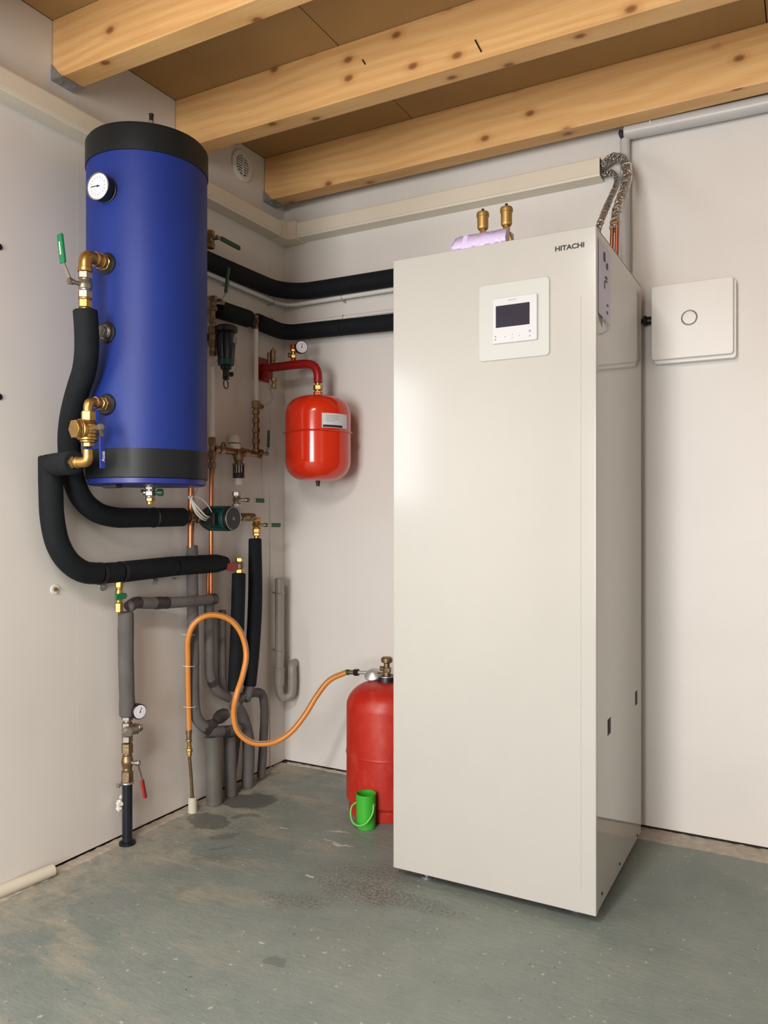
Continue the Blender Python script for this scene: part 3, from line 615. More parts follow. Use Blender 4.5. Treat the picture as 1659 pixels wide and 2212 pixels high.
q = MB().obox(c_+V((.0355, .010, .008)), (.0008, 0, 0), (0, .012, 0), (0, 0, .012), .0003, 1); build('rating_label', q, 'grey_ink', fc_)
build('wall_mount', MB().box((.001, c_.y-.02, c_.z+.01), (c_.x-.025, c_.y+.02, c_.z+.04), .003), 'black', fc_)
# ---------------------------------------------------------------- mixing manifold
fitting('brass_manifold', 'stack of tarnished brass fittings right of the mixing valve', [
    (L(553, 866, X6), (0, 0, -1), [('h', .030, .017), ('c', .010, .011), ('h', .014, .015), ('c', .014, .010), ('h', .022, .014), ('c', .016, .011), ('h', .022, .015), ('c', .022, .012), ('h', .022, .015), ('c', .02, .012), ('h', .02, .015), ('c', .012, .012)]),
    (L(553, 877, X6), (.3, 1, 0), [('c', .016, .011), ('h', .008, .013), ('c', .010, .008)])], 'old_brass')
mz = L(510, 978, X6).z
mv = thing('mixing_valve', L(513, 1048, X6), 'brass mixing valve with white knob above and black grille below', 'valve')
y0, y1 = L(462, 975, X6).y, L(556, 985, X6).y; ym = L(514, 980, X6).y
build('valve_body', MB().segs((X6, y0, mz+.004), (0, 1, 0), [('h', .02, .016), ('c', .012, .011), ('h', .022, .016), ('c', .014, .012), ('c', ym-y0-.068-.02, .013), ('c', .044, .019), ('c', .01, .014), ('h', .026, .017), ('c', max(.01, y1-ym-.06), .013)]), 'old_brass', mv)
build('lower_body', MB().segs((X6+.003, ym, mz), (0, 0, -1), [('c', .030, .022, .019), ('c', .012, .016), ('c', .006, .025)]), 'old_brass', mv)
build('white_core', MB().segs((X6+.003, ym, mz-.046), (0, 0, -1), [('c', .036, .018)]), 'white', mv)
q = MB()
for k in range(12):
    an = 2*PI*k/12; p = V((X6+.003+.0195*math.cos(an), ym+.0195*math.sin(an), 0)); q.cyl(p+V((0, 0, mz-.047)), p+V((0, 0, mz-.080)), .0026, 6)
build('grille', q, 'black', mv)
build('grille_base', MB().segs((X6+.003, ym, mz-.078), (0, 0, -1), [('c', .020, .0225)]), 'black', mv)
build('spacer', MB().segs((X6+.003, ym, mz-.098), (0, 0, -1), [('c', .026, .014)]), 'white', mv)
build('knob', MB().lathe((X6-.006, L(509, 950, X6).y, mz+.014), (0, 0, 1), [(0, .024), (.03, .0235), (.044, .020), (.054, .014), (.056, .004)], 28), 'white', mv)
build('knob_ring', MB().torus((X6-.006, L(509, 950, X6).y, mz+.036), (0, 0, 1), .0242, .0016, 30, 6), 'black', mv)
build('bracket', MB().torus(L(483, 962, X6), (1, 0, 0), .010, .004, 20, 8), 'old_brass', mv)
a = L(511, 1062, X6)
ball_valve('nickel valve with horizontal green lever under the mixing valve', a, L(512, 1098, X6), .017, (.9, .5, 0), (.0, 1, -.02), .030, .052, .017, 'dgreen', 'steel', gap=.040)
fitting('brass_manifold', 'brass tee and elbow just right of the lower pump', [
    (L(512, 1100, X6), (0, 0, -1), [('c', .012, .012), ('h', .014, .015)]),
    (L(512, 1117, X6), (0, 1, 0), [('c', .02, .013), ('h', .020, .018), ('c', .028, .015), ('h', .022, .018), ('c', .014, .015)])], 'old_brass')
bz = L(554, 1118, X6)
ball_valve('brass valve with horizontal green lever above the taller black pipe', bz+V((0, 0, -.0)), L(555, 1150, X6), .018, (.9, .35, 0), (0, 1, -.02), .026, .058, .017, 'dgreen', 'brass', gap=.026)
fitting('pipe_union', 'brass union entering the top of the taller black pipe', [(L(555, 1151, X6), (-.02, -.02, -1), [('h', .012, .017), ('c', .014, .012), ('h', .012, .016)])], 'brass')
a = L(571, 962, .03); ball_valve('upright dark green lever beside the right-hand brass stack', L(566, 973, .045), L(560, 988, .045), .010, (1, .3, 0), (-.0, .05, 1), .018, .070, .014, 'dgreen', 'old_brass', gap=.026)
build('wall_plate', MB().box(L(558, 888, .0015), L(583, 966, .004), .001, 1), 'wall', label='off-white square plate on the wall left of the red vessel', cat='plate')
# thin grey lead hanging below that plate
run('drain_lead', 'thin grey lead hanging down the wall right of the mixing valve', [L(566, 985, .012), L(565, 1040, .012), L(565, 1055, .012), L(569, 1082, .012)], .0018, 'grey_pipe', 'cable', part='tube', n=8)
run('drain_lead', 'thin bent tube from the red bracket to the brass stack', [B(592, 838, -.15)+V((-.02, 0, 0)), L(588, 862, .07), L(574, 876, .06), L(562, 875, .058)], .004, 'grey_pipe', 'cable', part='tube', n=8)
# ---------------------------------------------------------------- copper risers and left column under the tank
X5 = .050
run('copper_pipe', 'bright copper riser between the blue tank and the grey sleeve, left of the pump', [L(413, 1030, X5)+V((0, 0, .12)), L(413, 1040, X5), L(412, 1184, X5)], .0115, 'copper', 'pipe', 'copper pipes', part='tube')
run('copper_pipe', 'thin copper riser passing behind the lower pump', [L(457, 1000, .045), L(456, 1290, .045)], .0090, 'copper', 'pipe', 'copper pipes', part='tube')
a = L(458, 985, X5)
fitting('brass_manifold', 'brown brass couplings on the thin copper riser at the tank\'s lower right', [(L(458, 945, X6), (0, 0, -1), [('h', .03, .014), ('c', .02, .011), ('h', .03, .016), ('c', .012, .012), ('h', .022, .016), ('c', .02, .011)]), (L(462, 975, X6), (0, 1, 0), [('c', .012, .012)])], 'old_brass')
run('copper_pipe', 'second thin copper pipe end below the long black pipe', [L(450, 1225, .04), L(449, 1290, .04)], .006, 'copper', 'pipe', 'copper pipes', part='tube')
cr = L(412, 1117, .058)
fitting('pipe_cross', 'tarnished cross fitting where the black pipe meets the copper riser', [(cr+V((0, -.045, 0)), (0, 1, 0), [('h', .02, .022), ('c', .012, .015), ('c', .026, .020), ('c', .012, .015), ('h', .022, .022)]), (cr+V((0, 0, .022)), (0, 0, -1), [('h', .012, .015), ('c', .02, .014), ('h', .012, .015)])], 'old_brass')
# pump
pc = L(452, 1120, .06); pz = pc.z
pump = thing('circulation_pump', pc-V((0, 0, .05)), 'round green and black circulation pump facing out from the left wall', 'pump')
build('volute', MB().lathe(pc-V((.022, 0, 0)), (1, 0, 0), [(0, .02), (.004, .036), (.020, .044), (.034, .046), (.04, .042)], 32).cyl(pc+V((0, -.06, 0)), pc+V((0, .07, 0)), .017), 'black', pump)
build('motor_housing', MB().lathe(pc+V((.018, 0, 0)), (1, 0, 0), [(0, .044), (.01, .046), (.075, .046), (.080, .043)], 36), 'pump_green', pump)
q = MB()
for k in range(10): q.box(pc+V((.03, -.047, -.036+k*.008)), pc+V((.085, .047, -.0335+k*.008)), .0005, 1)
build('cooling_fins', q, 'pump_green', pump)
build('front_ring', MB().lathe(pc+V((.097, 0, 0)), (1, 0, 0), [(0, .044), (.012, .045), (.016, .043), (.017, .040)], 36), 'black', pump)
build('ring_trim', MB().torus(pc+V((.1135, 0, 0)), (1, 0, 0), .0415, .0011, 40, 6), 'grey_pipe', pump)
build('front_disc', MB().lathe(pc+V((.110, 0, 0)), (1, 0, 0), [(0, .040), (.002, .039), (.003, .030)], 36), 'black', pump)
build('centre_screw', MB().segs(pc+V((.113, 0, 0)), (1, 0, 0), [('c', .002, .006), ('h', .002, .003)]), 'steel', pump)
build('terminal_box', MB().box(pc+V((.03, -.068, -.026)), pc+V((.082, -.042, .022)), .005), 'black', pump)
j = pc+V((.05, -.068, .0))
for k, (dx, dz) in enumerate(((0, 0), (.01, .006), (-.006, -.006))):
    build('cable', MB().tube([j+V((dx, .004, dz)), j+V((dx+.01, -.03, dz+.004)), j+V((dx+.01, -.066, .030+dz)), j+V((dx*.3, -.082, .065)), j+V((dx-.01, -.078, .078))], .0032, 8), 'tie', pump)
build('cable', MB().tube([j+V((.01, .014, .022)), j+V((.01, -.01, .05)), j+V((0, -.045, .075)), j+V((-.01, -.078, .078))], .0022, 8), 'tie', pump)
build('cable', MB().tube([j+V((-.01, -.078, .078)), j+V((-.02, -.04, .09)), j+V((-.03, -.01, .12))], .0016, 8), mat('pink_cable', (196, 160, 140), .5), pump)
# black vertical sleeves to the right
tp_, _ = run('insulated_pipe', 'taller black insulated pipe dropping from the brass union near the corner', [L(551, 1163, .058), L(551, 1300, .062), L(546, 1400, .064), L(539, 1482, .066)], lambda s: .0255+.003*math.sin(s*3) if True else .026, group=G1)
sp_, _ = run('insulated_pipe', 'shorter black insulated pipe below the red-knobbed valve', [L(516, 1238, .064), L(513, 1350, .070), L(507, 1492, .072)], lambda s: .0265, group=G1)
build('lower_sleeve', MB().tube([L(540, 1474, .066), L(536, 1495, .066), L(528, 1512, .066)], .0215, 18, wob=.04), 'grey_foam', tp_, label='short grey sleeve below the black one')
build('lower_sleeve', MB().tube([L(507, 1486, .072), L(506, 1516, .074)], .0205, 18, wob=.04), 'grey_foam', sp_, label='short grey sleeve below the black one')
v = ball_valve('brass valve with a red grip on top of the shorter black pipe', L(518, 1205, .062), L(517, 1238, .062), .0165, (1, -.15, .0), (.0, -1, .0),   .004, .062, .030, 'red_plastic', 'brass', gap=.034, mark=None)
# grey sleeves
G3 = 'grey foam-insulated pipes'
gx = .048
run('grey_insulated_pipe', 'grey sleeved pipe under the copper riser, bending right above the floor', [L(415, 1178, gx), L(416, 1300, gx), L(418, 1420, gx), L(420, 1530, gx), L(428, 1556, .06), L(450, 1575, .075), L(480, 1580, .085), L(515, 1575, .085)], .0205, 'grey_foam', group=G3, joints=((.80, .03), (.90, .035)), wob=.04)
run('grey_insulated_pipe', 'grey sleeved pipe behind the orange hose loop, second from the left', [L(452, 1300, gx), L(452, 1400, gx), L(455, 1462, gx), L(468, 1490, .055), L(492, 1506, .06), L(520, 1512, .06)], .018, 'grey_foam', group=G3, joints=((.62, .03),), wob=.04)
run('grey_insulated_pipe', 'slim grey sleeved pipe just left of the shorter black pipe', [L(480, 1318, .034), L(480, 1420, .034), L(482, 1480, .04), L(492, 1500, .045)], .015, 'grey_foam', group=G3, wob=.04)
run('grey_insulated_pipe', 'grey sleeved pipe arching over and down nearest the corner', [L(500, 1522, .075), L(525, 1505, .065), L(552, 1496, .055), L(566, 1500, .05), L(571, 1525, .05), L(569, 1600, .05), L(564, 1680, .05)], .0175, 'grey_foam', group=G3, joints=((.34, .02),), wob=.04)
hz = L(350, 1303, gx)
run('grey_insulated_pipe', 'level grey sleeved pipe with black tape patches, left of the risers', [L(276, 1313, .05), L(290, 1303, .05), L(330, 1303, .052), L(400, 1300, .075), L(448, 1296, .078), L(466, 1293, .078)], .0195, 'grey_foam', group=G3, joints=((.08, .045), (.36, .06), (.955, .035)), wob=.05)
run('grey_insulated_pipe', 'thick grey sleeved pipe standing over the pressure gauge on the left', [L(272, 1322, .048), L(272, 1420, .048), L(274, 1500, .048), L(275, 1547, .048)], .025, 'grey_foam', group=G3, wob=.05)
G4 = 'grey pipe sleeves entering the floor'
run('floor_sleeve', 'widest grey pipe sleeve entering the floor, front of its row', [V((.062, -.525, .0)), L(461, 1640, .062), L(458, 1590, .062)], .030, mat('dark_grey_sleeve', (98, 96, 90), .45, var=.12, scale=12, bump=.3), group=G4, wob=.03, cat='pipe')
run('floor_sleeve', 'dark grey pipe sleeve entering the floor, second in its row', [V((.06, -.428, .0)), L(496, 1590, .062)], .0235, 'grey_foam', group=G4, wob=.05, cat='pipe')
run('floor_sleeve', 'slim grey pipe sleeve behind the front two at the floor', [V((.03, -.395, .0)), L(515, 1560, .035)], .016, 'grey_foam', group=G4, wob=.05, cat='pipe')
run('floor_sleeve', 'grey pipe sleeve with white splashes, third in its row', [V((.058, -.325, .0)), L(536, 1600, .062), L(522, 1545, .07), L(505, 1520, .075)], .0235, 'grey_foam', group=G4, wob=.05, cat='pipe')
# tape lump where the sleeves cross
for (px, py, x, s, nm) in ((478, 1548, .085, .022, 'tape_wrap'), (452, 1570, .075, .020, 'tape_wrap')):
    c_ = L(px, py, x); q = MB().lathe(c_-V((0, .03, 0)), (0, 1, .1), [(0, s*.7), (.012, s), (.03, s*1.1), (.05, s), (.06, s*.7)], 16)
    for i, v_ in enumerate(q.v): q.v[i] = v_+(v_-c_)*.25*noise.noise(v_*60)
    build(nm, q, 'tape', label='crumpled black tape around the pipe crossing, ' + ('upper lump' if py < 1560 else 'lower left lump'), cat='tape')
# left column: tee, valve, gauge, reducer, valve, pipe
xl = .048
a = L(258, 1250, .058)
ball_valve('small brass valve with green lever under the long black pipe', a, L(257, 1322, .055), .0135, (1, .0, 0), (.0, -1, -.01), .012, .042, .019, 'green', 'brass', gap=.0, off=.006)
pr_ = L(275, 1547, xl)
rv = thing('pressure_reducer', pr_-V((0, 0, .09)), 'nickel pressure reducing valve under the thick grey sleeve', 'valve')
build('body', MB().segs(pr_, (0, 0, -1), [('h', .012, .019), ('c', .008, .014), ('h', .022, .018), ('c', .022, .017), ('h', .020, .018)]), 'steel', rv)
rc = pr_-V((0, 0, .046))
build('bonnet', MB().segs(rc, (.8, -.6, 0), [('c', .018, .018), ('h', .010, .017), ('c', .003, .012)]), 'steel', rv)
build('spring_cap', MB().segs(rc, (.35, .94, 0), [('c', .028, .018), ('h', .006, .019), ('c', .016, .016, .010)]), 'steel', rv)
gg = L(297, 1536, .075); gn = V((1, .35, 0)).normalized(); gn = V((.80, -.18, 0)).normalized()
ga = thing('pressure_gauge', gg-V((0, 0, .025)), 'round black-cased pressure gauge low on the left pipe column', 'gauge', 'pressure gauges')
build('case', MB().lathe(gg-gn*.018, gn, [(0, .018), (.003, .024), (.030, .025), (.032, .023)], 32), 'black', ga)
build('stem', MB().tube([gg-gn*.010, gg-gn*.03+V((0, -.01, -.005)), rc+V((0, .01, .02))], .006, 10), 'brass', ga)
dial(ga, gg+gn*.0150, gn, .0215, needle=1.2)
vv = pr_-V((0, 0, .088))
lv = ball_valve('tarnished brass valve with red lever hanging down, near the floor', vv, vv-V((0, 0, .125)), .019, (1, .25, 0), (.12, .12, -1), .024, .062, .015, 'red_plastic', 'old_brass', gap=.055, mark=None)
pb = thing('water_pipe', (vv.x, vv.y, 0), 'glossy black plastic water pipe rising from the floor at the left wall', 'pipe')
build('pipe', MB().tube([(vv.x, vv.y, .006), (vv.x, vv.y, vv.z-.124)], .0165, 20), 'pe', pb)
build('floor_collar', MB().lathe((vv.x, vv.y, 0), (0, 0, 1), [(0, .026), (.008, .026), (.010, .020)], 24), 'black_cap', pb)
for dz in (.135, .215):
    pass
cz = L(268, 1693, xl).z
build('clamp', MB().torus((vv.x, vv.y, cz), (0, 0, 1), .0185, .004, 28, 8).segs((vv.x-.0, vv.y-.018, cz), (-.1, -1, 0), [('c', .016, .005), ('h', .006, .008)]), 'galv', pb)
for (px, py, s) in ((258, 1735, .011), (256, 1745, .008), (262, 1722, .006)):
    c_ = L(px, py, .034); q = MB().sphere(c_, s, 10)
    for i, v_ in enumerate(q.v): q.v[i] = c_+(v_-c_)*(1+.8*noise.noise(v_*150))
    build('silicone_blob', q, 'putty', pb, label='white sealant blob')
# wall anchors
for (px, py, lb, r) in ((118, 1273, 'dark bolt in a chipped white patch, leftmost on the wall', .011), (222, 1266, 'pale washer under the left end of the long black pipe', .012), (335, 1253, 'grey washer under the middle of the long black pipe', .011), (373, 1250, 'small screw under the long black pipe, next to the grey sleeve', .008)):
    c_ = L(px, py, .0005); a_ = thing('wall_anchor', c_, lb, 'screw', 'wall anchors under the long black pipe')
    if r in (.011, .012): build('washer', MB().lathe(c_, (1, 0, 0), [(0, r+.004), (.0025, r+.003)], 20), 'galv' if px > 200 else 'putty', a_)
    build('bolt', MB().segs(c_+V((.002, 0, 0)), (1, -.1, .05), [('h', .005, r*.6), ('c', .008, r*.3)]), 'old_brass' if px < 200 else 'galv', a_)
for (px, py, lb) in ((-2, 533, 'dark screw in the left wall level with the top brass elbow'), (-2, 857, 'dark screw in the left wall level with the tank\'s lowest port')):
    c_ = L(px, py, .0005); build('wall_screw', MB().segs(c_, (1, 0, 0), [('c', .003, .009), ('h', .003, .005)]), 'black', label=lb, cat='screw', group='dark screws at the left edge')
# floor conduit bottom left
run('floor_conduit', 'cream pipe lying on the floor along the left wall', [G(108, 1876, .018)+V((.016, 0, 0)), G(-60, 1948, .018)+V((.012, 0, 0)), V((.024, -2.2, .018))], .0175, 'cream_pipe', 'pipe', part='tube')
# ---------------------------------------------------------------- gas hose and gas pipe
gp = L(416, 1740, .045)
gt = thing('gas_riser', (gp.x, gp.y, 0), 'thin brass gas riser standing in a cream sleeve at the floor', 'pipe')
build('floor_sleeve', MB().lathe((gp.x, gp.y, 0), (0, 0, 1), [(0, .016), (.054, .0155), (.055, .011), (.03, .011)], 24), 'cream_pipe', gt)
build('pipe', MB().tube([(gp.x, gp.y, .03), L(413, 1680, .046), L(409, 1632, .048)], .0062, 12), 'old_brass', gt)
build('nut', MB().segs(L(409, 1634, .048), (0, 0, 1), [('h', .016, .009), ('h', .012, .0115), ('c', .008, .009), ('c', .022, .0075)]), 'brass', gt)
BX, BY = .648, -.262
hs = [L(408, 1578, .050), L(406, 1500, .052), L(405, 1420, .062), L(406, 1378, .075), L(418, 1348, .095), L(442, 1331, .12), L(470, 1329, .145), L(500, 1341, .17), L(523, 1372, .19), L(532, 1415, .20), L(524, 1460, .205), L(511, 1502, .21)]
def Dp(px, py, d): return CAM+ray(px, py)*d
d0, d1 = (hs[-1]-CAM).dot(_F), (B(748, 1452, BY)-CAM).dot(_F)
hs += [Dp(px, py, d0+(d1-d0)*k/9) for k, (px, py) in enumerate(((505, 1545), (515, 1582), (545, 1604), (588, 1604), (625, 1584), (658, 1545), (684, 1503), (712, 1469), (748, 1452)), 1)]
ho = thing('gas_hose', (hs[14].x, hs[14].y, hs[14].z), 'orange rubber gas hose looping from the wall riser to the red bottle', 'hose')
HP = smooth_path(hs)
build('hose', MB().tube(HP, .0105, 16, raw=True), 'orange', ho)
SP = []
for i, p in enumerate(HP):
    tt = (HP[min(i+1, len(HP)-1)]-HP[max(i-1, 0)]).normalized(); vd = (CAM-p); vd = vd.normalized()
    side = tt.cross(V((.55, -.83, 0))).normalized(); SP.append(p-side*.0060+V((.55, -.83, 0))*.0068)
build('stripe', MB().tube(SP, .0026, 6, raw=True), 'grey_line', ho)
e_ = HP[-1]; ed = V((1, 0, .08)).normalized(); build('lower_ferrule', MB().segs(HP[0]+V((0, 0, .004)), V((0, 0, -1)), [('c', .014, .0112), ('c', .022, .0095), ('h', .008, .0115)]), 'old_brass', ho)
build('ferrule', MB().segs(e_, ed, [('c', .012, .0105)]), 'dgreen', ho)
build('end_fitting', MB().segs(e_+ed*.012, ed, [('c', .020, .0085), ('c', .004, .0100)]), 'old_brass', ho)
for (px, py) in ((405, 1372), (405, 1440), (407, 1528)):
    c_ = L(px, py, .06); build('cable_tie', MB().torus(c_+V((-.006, .012, 0)), (.0, .12, 1), .022, .0012, 24, 6), 'tie', ho)
rg = thing('gas_regulator', e_+ed*.036, 'zinc gas regulator between the orange hose and the bottle valve', 'regulator')
build('hex_nut', MB().segs(e_+ed*.036, ed, [('h', .018, .0135)]), 'black', rg)
rcn = V((BX-.058, BY, e_.z+.004))
build('housing', MB().lathe(rcn+V((0, .006, -.012)), (.05, -.5, .87), [(0, .014), (.002, .026), (.010, .033), (.014, .033), (.022, .024), (.030, .013), (.032, .003)], 28).segs(e_+ed*.054, ed, [('c', max(.01, rcn.x-.02-e_.x-.054), .007)]), 'zinc', rg)
build('inlet_nut', MB().segs(rcn+V((.022, 0, 0)), (1, 0, 0), [('c', .012, .010), ('h', .012, .013)]), 'old_brass', rg)
build('vent_stub', MB().cyl(rcn+V((-.012, 0, -.008)), rcn+V((-.011, -.003, -.026)), .004, 10), 'zinc', rg)
gb = thing('gas_bottle', (BX, BY, 0), 'worn red steel gas bottle half hidden behind the cabinet', 'gas bottle')
R_ = .1475
build('shell', MB().lathe((BX, BY, .035), (0, 0, 1), [(0, R_-.018), (.006, R_-.008), (.02, R_), (.175, R_), (.179, R_+.002), (.184, R_+.002), (.188, R_), (.345, R_)]+[(.345+.088*math.sin(a_), R_-.110*(1-math.cos(a_))) for a_ in [i*PI/2/9 for i in range(1, 10)]]+[(.436, .02)], 64), 'worn_red', gb)
build('foot_ring', MB().lathe((BX, BY, 0), (0, 0, 1), [(0, R_-.022), (0, R_-.012), (.004, R_-.010), (.048, R_-.010), (.053, R_-.020), (.05, R_-.03)], 64), 'worn_red', gb)
build('neck_collar', MB().lathe((BX, BY, .462), (0, 0, 1), [(0, .034), (.006, .036), (.022, .033), (.024, .026)], 32), 'black', gb)
build('neck_ring', MB().torus((BX, BY, .486), (0, 0, 1), .029, .003, 28, 8), 'galv', gb)
build('valve', MB().segs((BX, BY, .484), (0, 0, 1), [('c', .016, .014), ('h', .018, .016), ('c', .016, .011)]).segs((BX-.006, BY, .512), (-1, 0, 0), [('c', .02, .009)]), 'old_brass', gb)
q = MB().lathe((BX, BY, .534), (0, 0, 1), [(0, .014), (.004, .021), (.018, .021), (.022, .016)], 12); build('hand_wheel', q, 'old_brass', gb)
build('scratch_patch', MB().obox((BX-.139, BY-.042, .118), (.004, -.002, 0), (.004, .014, 0), (0, 0, .008), .001, 1), 'black', gb) if False else None
# green cup
cx_, cy_ = G(787, 1790, 0).x, G(787, 1790, 0).y+.012
cu = thing('beaker', (cx_, cy_, 0), 'small bright green plastic beaker with hanging strap, in front of the bottle', 'cup')
build('wall', MB().lathe((cx_, cy_, 0), (0, 0, 1), [(0, .001), (0, .030), (.002, .0325), (.116, .0345), (.118, .0345), (.118, .0325), (.006, .0305), (.005, .001)], 40, caps=False), 'cup', cu)
hv = [V((cx_, cy_, .075))+V(p) for p in ((-.028, -.017, .012), (-.046, -.018, -.004), (-.044, -.030, -.030), (-.024, -.044, -.050), (.004, -.048, -.052), (.026, -.038, -.040), (.038, -.020, -.012), (.034, -.008, .012))]
build('strap', MB().tube(hv, .0032, 10), 'cup_band', cu)
build('strap_stud', MB().lathe(hv[-1]+V((.001, 0, 0)), (.9, -.3, 0), [(0, .005), (.004, .004)], 12), 'cup', cu)
# ---------------------------------------------------------------- red vessel and bracket
VY = -.165; vc = B(687, 950, VY)
vz_t, vz_b = B(687, 856, VY).z, B(687, 1040, VY).z; VX = vc.x; RV = .131
ve = thing('expansion_vessel', (VX, VY, vz_b), 'round glossy red expansion vessel with middle seam', 'expansion vessel')
zf = B(687, 936, VY).z
def dome(z0, z1, up):
    h_ = .075; o = []
    if up: return [(z0-vz_b, RV), (z1-h_-vz_b, RV)]+[(z1-h_-vz_b+h_*math.sin(a_), RV*(.22+.78*math.cos(a_)**.75) if math.cos(a_) > 0 else RV*.22) for a_ in [i*PI/2/12 for i in range(1, 13)]]+[(z1-vz_b, .004)]
lowp = [(0, .004)]+[(.082*(1-math.sin(a_)), RV*(.22+.78*max(math.cos(a_), 0)**.75)) for a_ in [PI/2-i*PI/2/12 for i in range(0, 12)]]+[(.082, RV), (zf-vz_b, RV)]
build('lower_shell', MB().lathe((VX, VY, vz_b), (0, 0, 1), lowp, 72), 'red', ve, sharp=50)
build('upper_shell', MB().lathe((VX, VY, vz_b), (0, 0, 1), dome(zf, vz_t, True), 72), 'red', ve, sharp=50)
build('seam_flange', MB().lathe((VX, VY, zf-.004), (0, 0, 1), [(0, RV-.002), (.001, RV+.006), (.004, RV+.009), (.007, RV+.006), (.008, RV-.002)], 72), 'red', ve)
build('air_valve', MB().segs((VX, VY, vz_b+.003), (0, 0, -1), [('c', .010, .009), ('c', .012, .007)]), 'black', ve)
build('neck', MB().segs((VX, VY, vz_t-.004), (0, 0, 1), [('c', .014, .017), ('h', .006, .019)]), 'red', ve)
build('mounting_lug', MB().box((VX-.03, VY+RV-.01, zf-.02), (VX+.03, -.001, zf+.02), .003), 'dark_red', ve)
# sticker bent on the shell
def bent(a0, a1, z0, z1, r, n=10):
    q = MB(); vs = []; fs = []
    for rr in (r, r-.0006):
        for i in range(n+1):
            a_ = a0+(a1-a0)*i/n
            for z in (z0, z1): vs.append((VX+rr*math.cos(a_), VY+rr*math.sin(a_), z))
    k = 2*(n+1)
    for i in range(n): fs += [(2*i, 2*i+2, 2*i+3, 2*i+1), (k+2*i+1, k+2*i+3, k+2*i+2, k+2*i)]
    return q.add(vs, fs)
base_a = math.atan2(CAM.y-VY, CAM.x-VX)
def ang(px): return base_a+math.asin(max(-.999, min(.999, (px-687)/72.0)))
za, zb = B(700, 897, VY-.12).z+.013, B(700, 930, VY-.12).z+.015
st = build('rating_sticker', bent(ang(695), ang(748), zb, za, RV+.0012), 'paper', ve, label='white rating sticker with a black band')
build('black_band', bent(ang(697), ang(738), zb+.002, zb+.011, RV+.0018), 'ink', st)
for k in range(4): build('print_line', bent(ang(703), ang(703+[30, 26, 30, 18][k]), za-.010-.007*k, za-.0085-.007*k, RV+.0018), 'grey_ink', st)
# bracket tube
zt_ = 1.668+.01
az = B(640, 788, VY).z
br = thing('vessel_bracket', (.05, VY, az-.04), 'dark red bracket tube arching from the left wall to the vessel', 'bracket')
p1, p2 = L(562, 768, .002), L(588, 818, .002)
build('wall_plate', MB().box((.002, -.215, az-.052), (.006, -.115, az+.045), .001, 1), 'dark_red', br)
build('arm', MB().tube([(.004, VY, az), (.10, VY, az), (VX-.075, VY, az), (VX-.040, VY, az-.004), (VX-.014, VY, az-.018), (VX-.001, VY, az-.045), (VX, VY, az-.070), (VX, VY, az-.082)], .0175, 20), 'dark_red', br)
build('gusset', MB().box((.004, VY-.004, az-.045), (.035, VY+.004, az+.0), .001, 1).box((.020, VY-.018, az-.045), (.050, VY+.018, az-.01), .003), 'dark_red', br)
fitting('pipe_union', 'brass union between the red bracket tube and the vessel', [((VX, VY, az-.076), (0, 0, -1), [('c', .016, .011), ('h', .018, .019), ('c', .006, .014), ('h', .014, .018), ('c', .012, .012)])], 'brass')
ax_ = B(590, 760, VY).x
fitting('air_vent', 'slim brass air vent standing on the red bracket near the wall', [((ax_, VY, az+.014), (0, 0, 1), [('c', .012, .008), ('c', .044, .0115), ('c', .010, .006)]), ((ax_-.02, VY, az+.014), (0, 0, 1), [('c', .048, .008)])], 'old_brass', 'air vent')
fitting('drain_fitting', 'brass fitting hanging below the red bracket near the wall', [((ax_+.004, VY, az-.044), (0, 0, -1), [('h', .014, .012), ('c', .012, .008), ('h', .018, .010)])], 'old_brass')
sx_ = B(634, 760, VY).x
sv = thing('safety_valve', (sx_, VY, az+.016), 'small brass safety valve with dark red cap on the bracket', 'valve')
build('stub', MB().cyl((sx_, VY, az+.012), (sx_, VY, az+.03), .0105), 'dark_red', sv)
build('body', MB().segs((sx_, VY, az+.028), (0, 0, 1), [('h', .012, .013), ('c', .014, .009), ('h', .010, .013)]), 'brass', sv)
build('cap', MB().segs((sx_, VY, az+.062), (0, 0, 1), [('c', .020, .015)]), 'dark_red', sv)
build('outlet', MB().segs((sx_, VY, az+.042), (-1, -.1, 0), [('c', .012, .006), ('c', .010, .010)]), 'brass', sv)
gg = B(651, 750, VY-.02); gn = V((.80, -.60, 0)).normalized()
ga = thing('pressure_gauge', gg-V((0, 0, .02)), 'small pressure gauge on the bracket under the black pipe', 'gauge', 'pressure gauges')
build('case', MB().lathe(gg-gn*.020, gn, [(0, .018), (.003, .0245), (.022, .026), (.024, .024)], 32), 'black', ga)
build('stem', MB().cyl(gg-gn*.010, V((sx_+.004, VY, az+.048)), .005, 10), 'brass', ga)
dial(ga, gg+gn*.0045, gn, .023, needle=1.4)
# ---------------------------------------------------------------- grey waste trap in the corner
wt_ = thing('waste_trap', L(606, 1510, .035), 'grey plastic waste pipe ending in a trap, in the corner', 'waste pipe')
tx = .036; ta, tb = L(604, 1249, tx), L(602, 1475, tx)
build('pipe', MB().tube([V((tx, ta.y, ta.z)), V((tx, ta.y, tb.z+.06))], .020, 24), 'pvc', wt_)
build('socket', MB().lathe((tx, ta.y, tb.z-.01), (0, 0, 1), [(0, .0225), (.06, .0225), (.064, .024), (.072, .024), (.074, .0205)], 28), 'pvc', wt_)
by = ta.y
tp = [V((tx, by, tb.z-.005)), V((tx, by, tb.z-.035)), V((tx+.006, by+.006, tb.z-.058)), V((tx+.022, by+.020, tb.z-.066)), V((tx+.036, by+.032, tb.z-.054)), V((tx+.040, by+.036, tb.z-.02)), V((tx+.040, by+.036, tb.z+.05)), V((tx+.036, by+.042, tb.z+.066)), V((tx+.028, by+.060, tb.z+.072)), V((tx+.026, by+.082, tb.z+.072))]
build('bend', MB().tube(tp, .0185, 22), 'pvc', wt_)
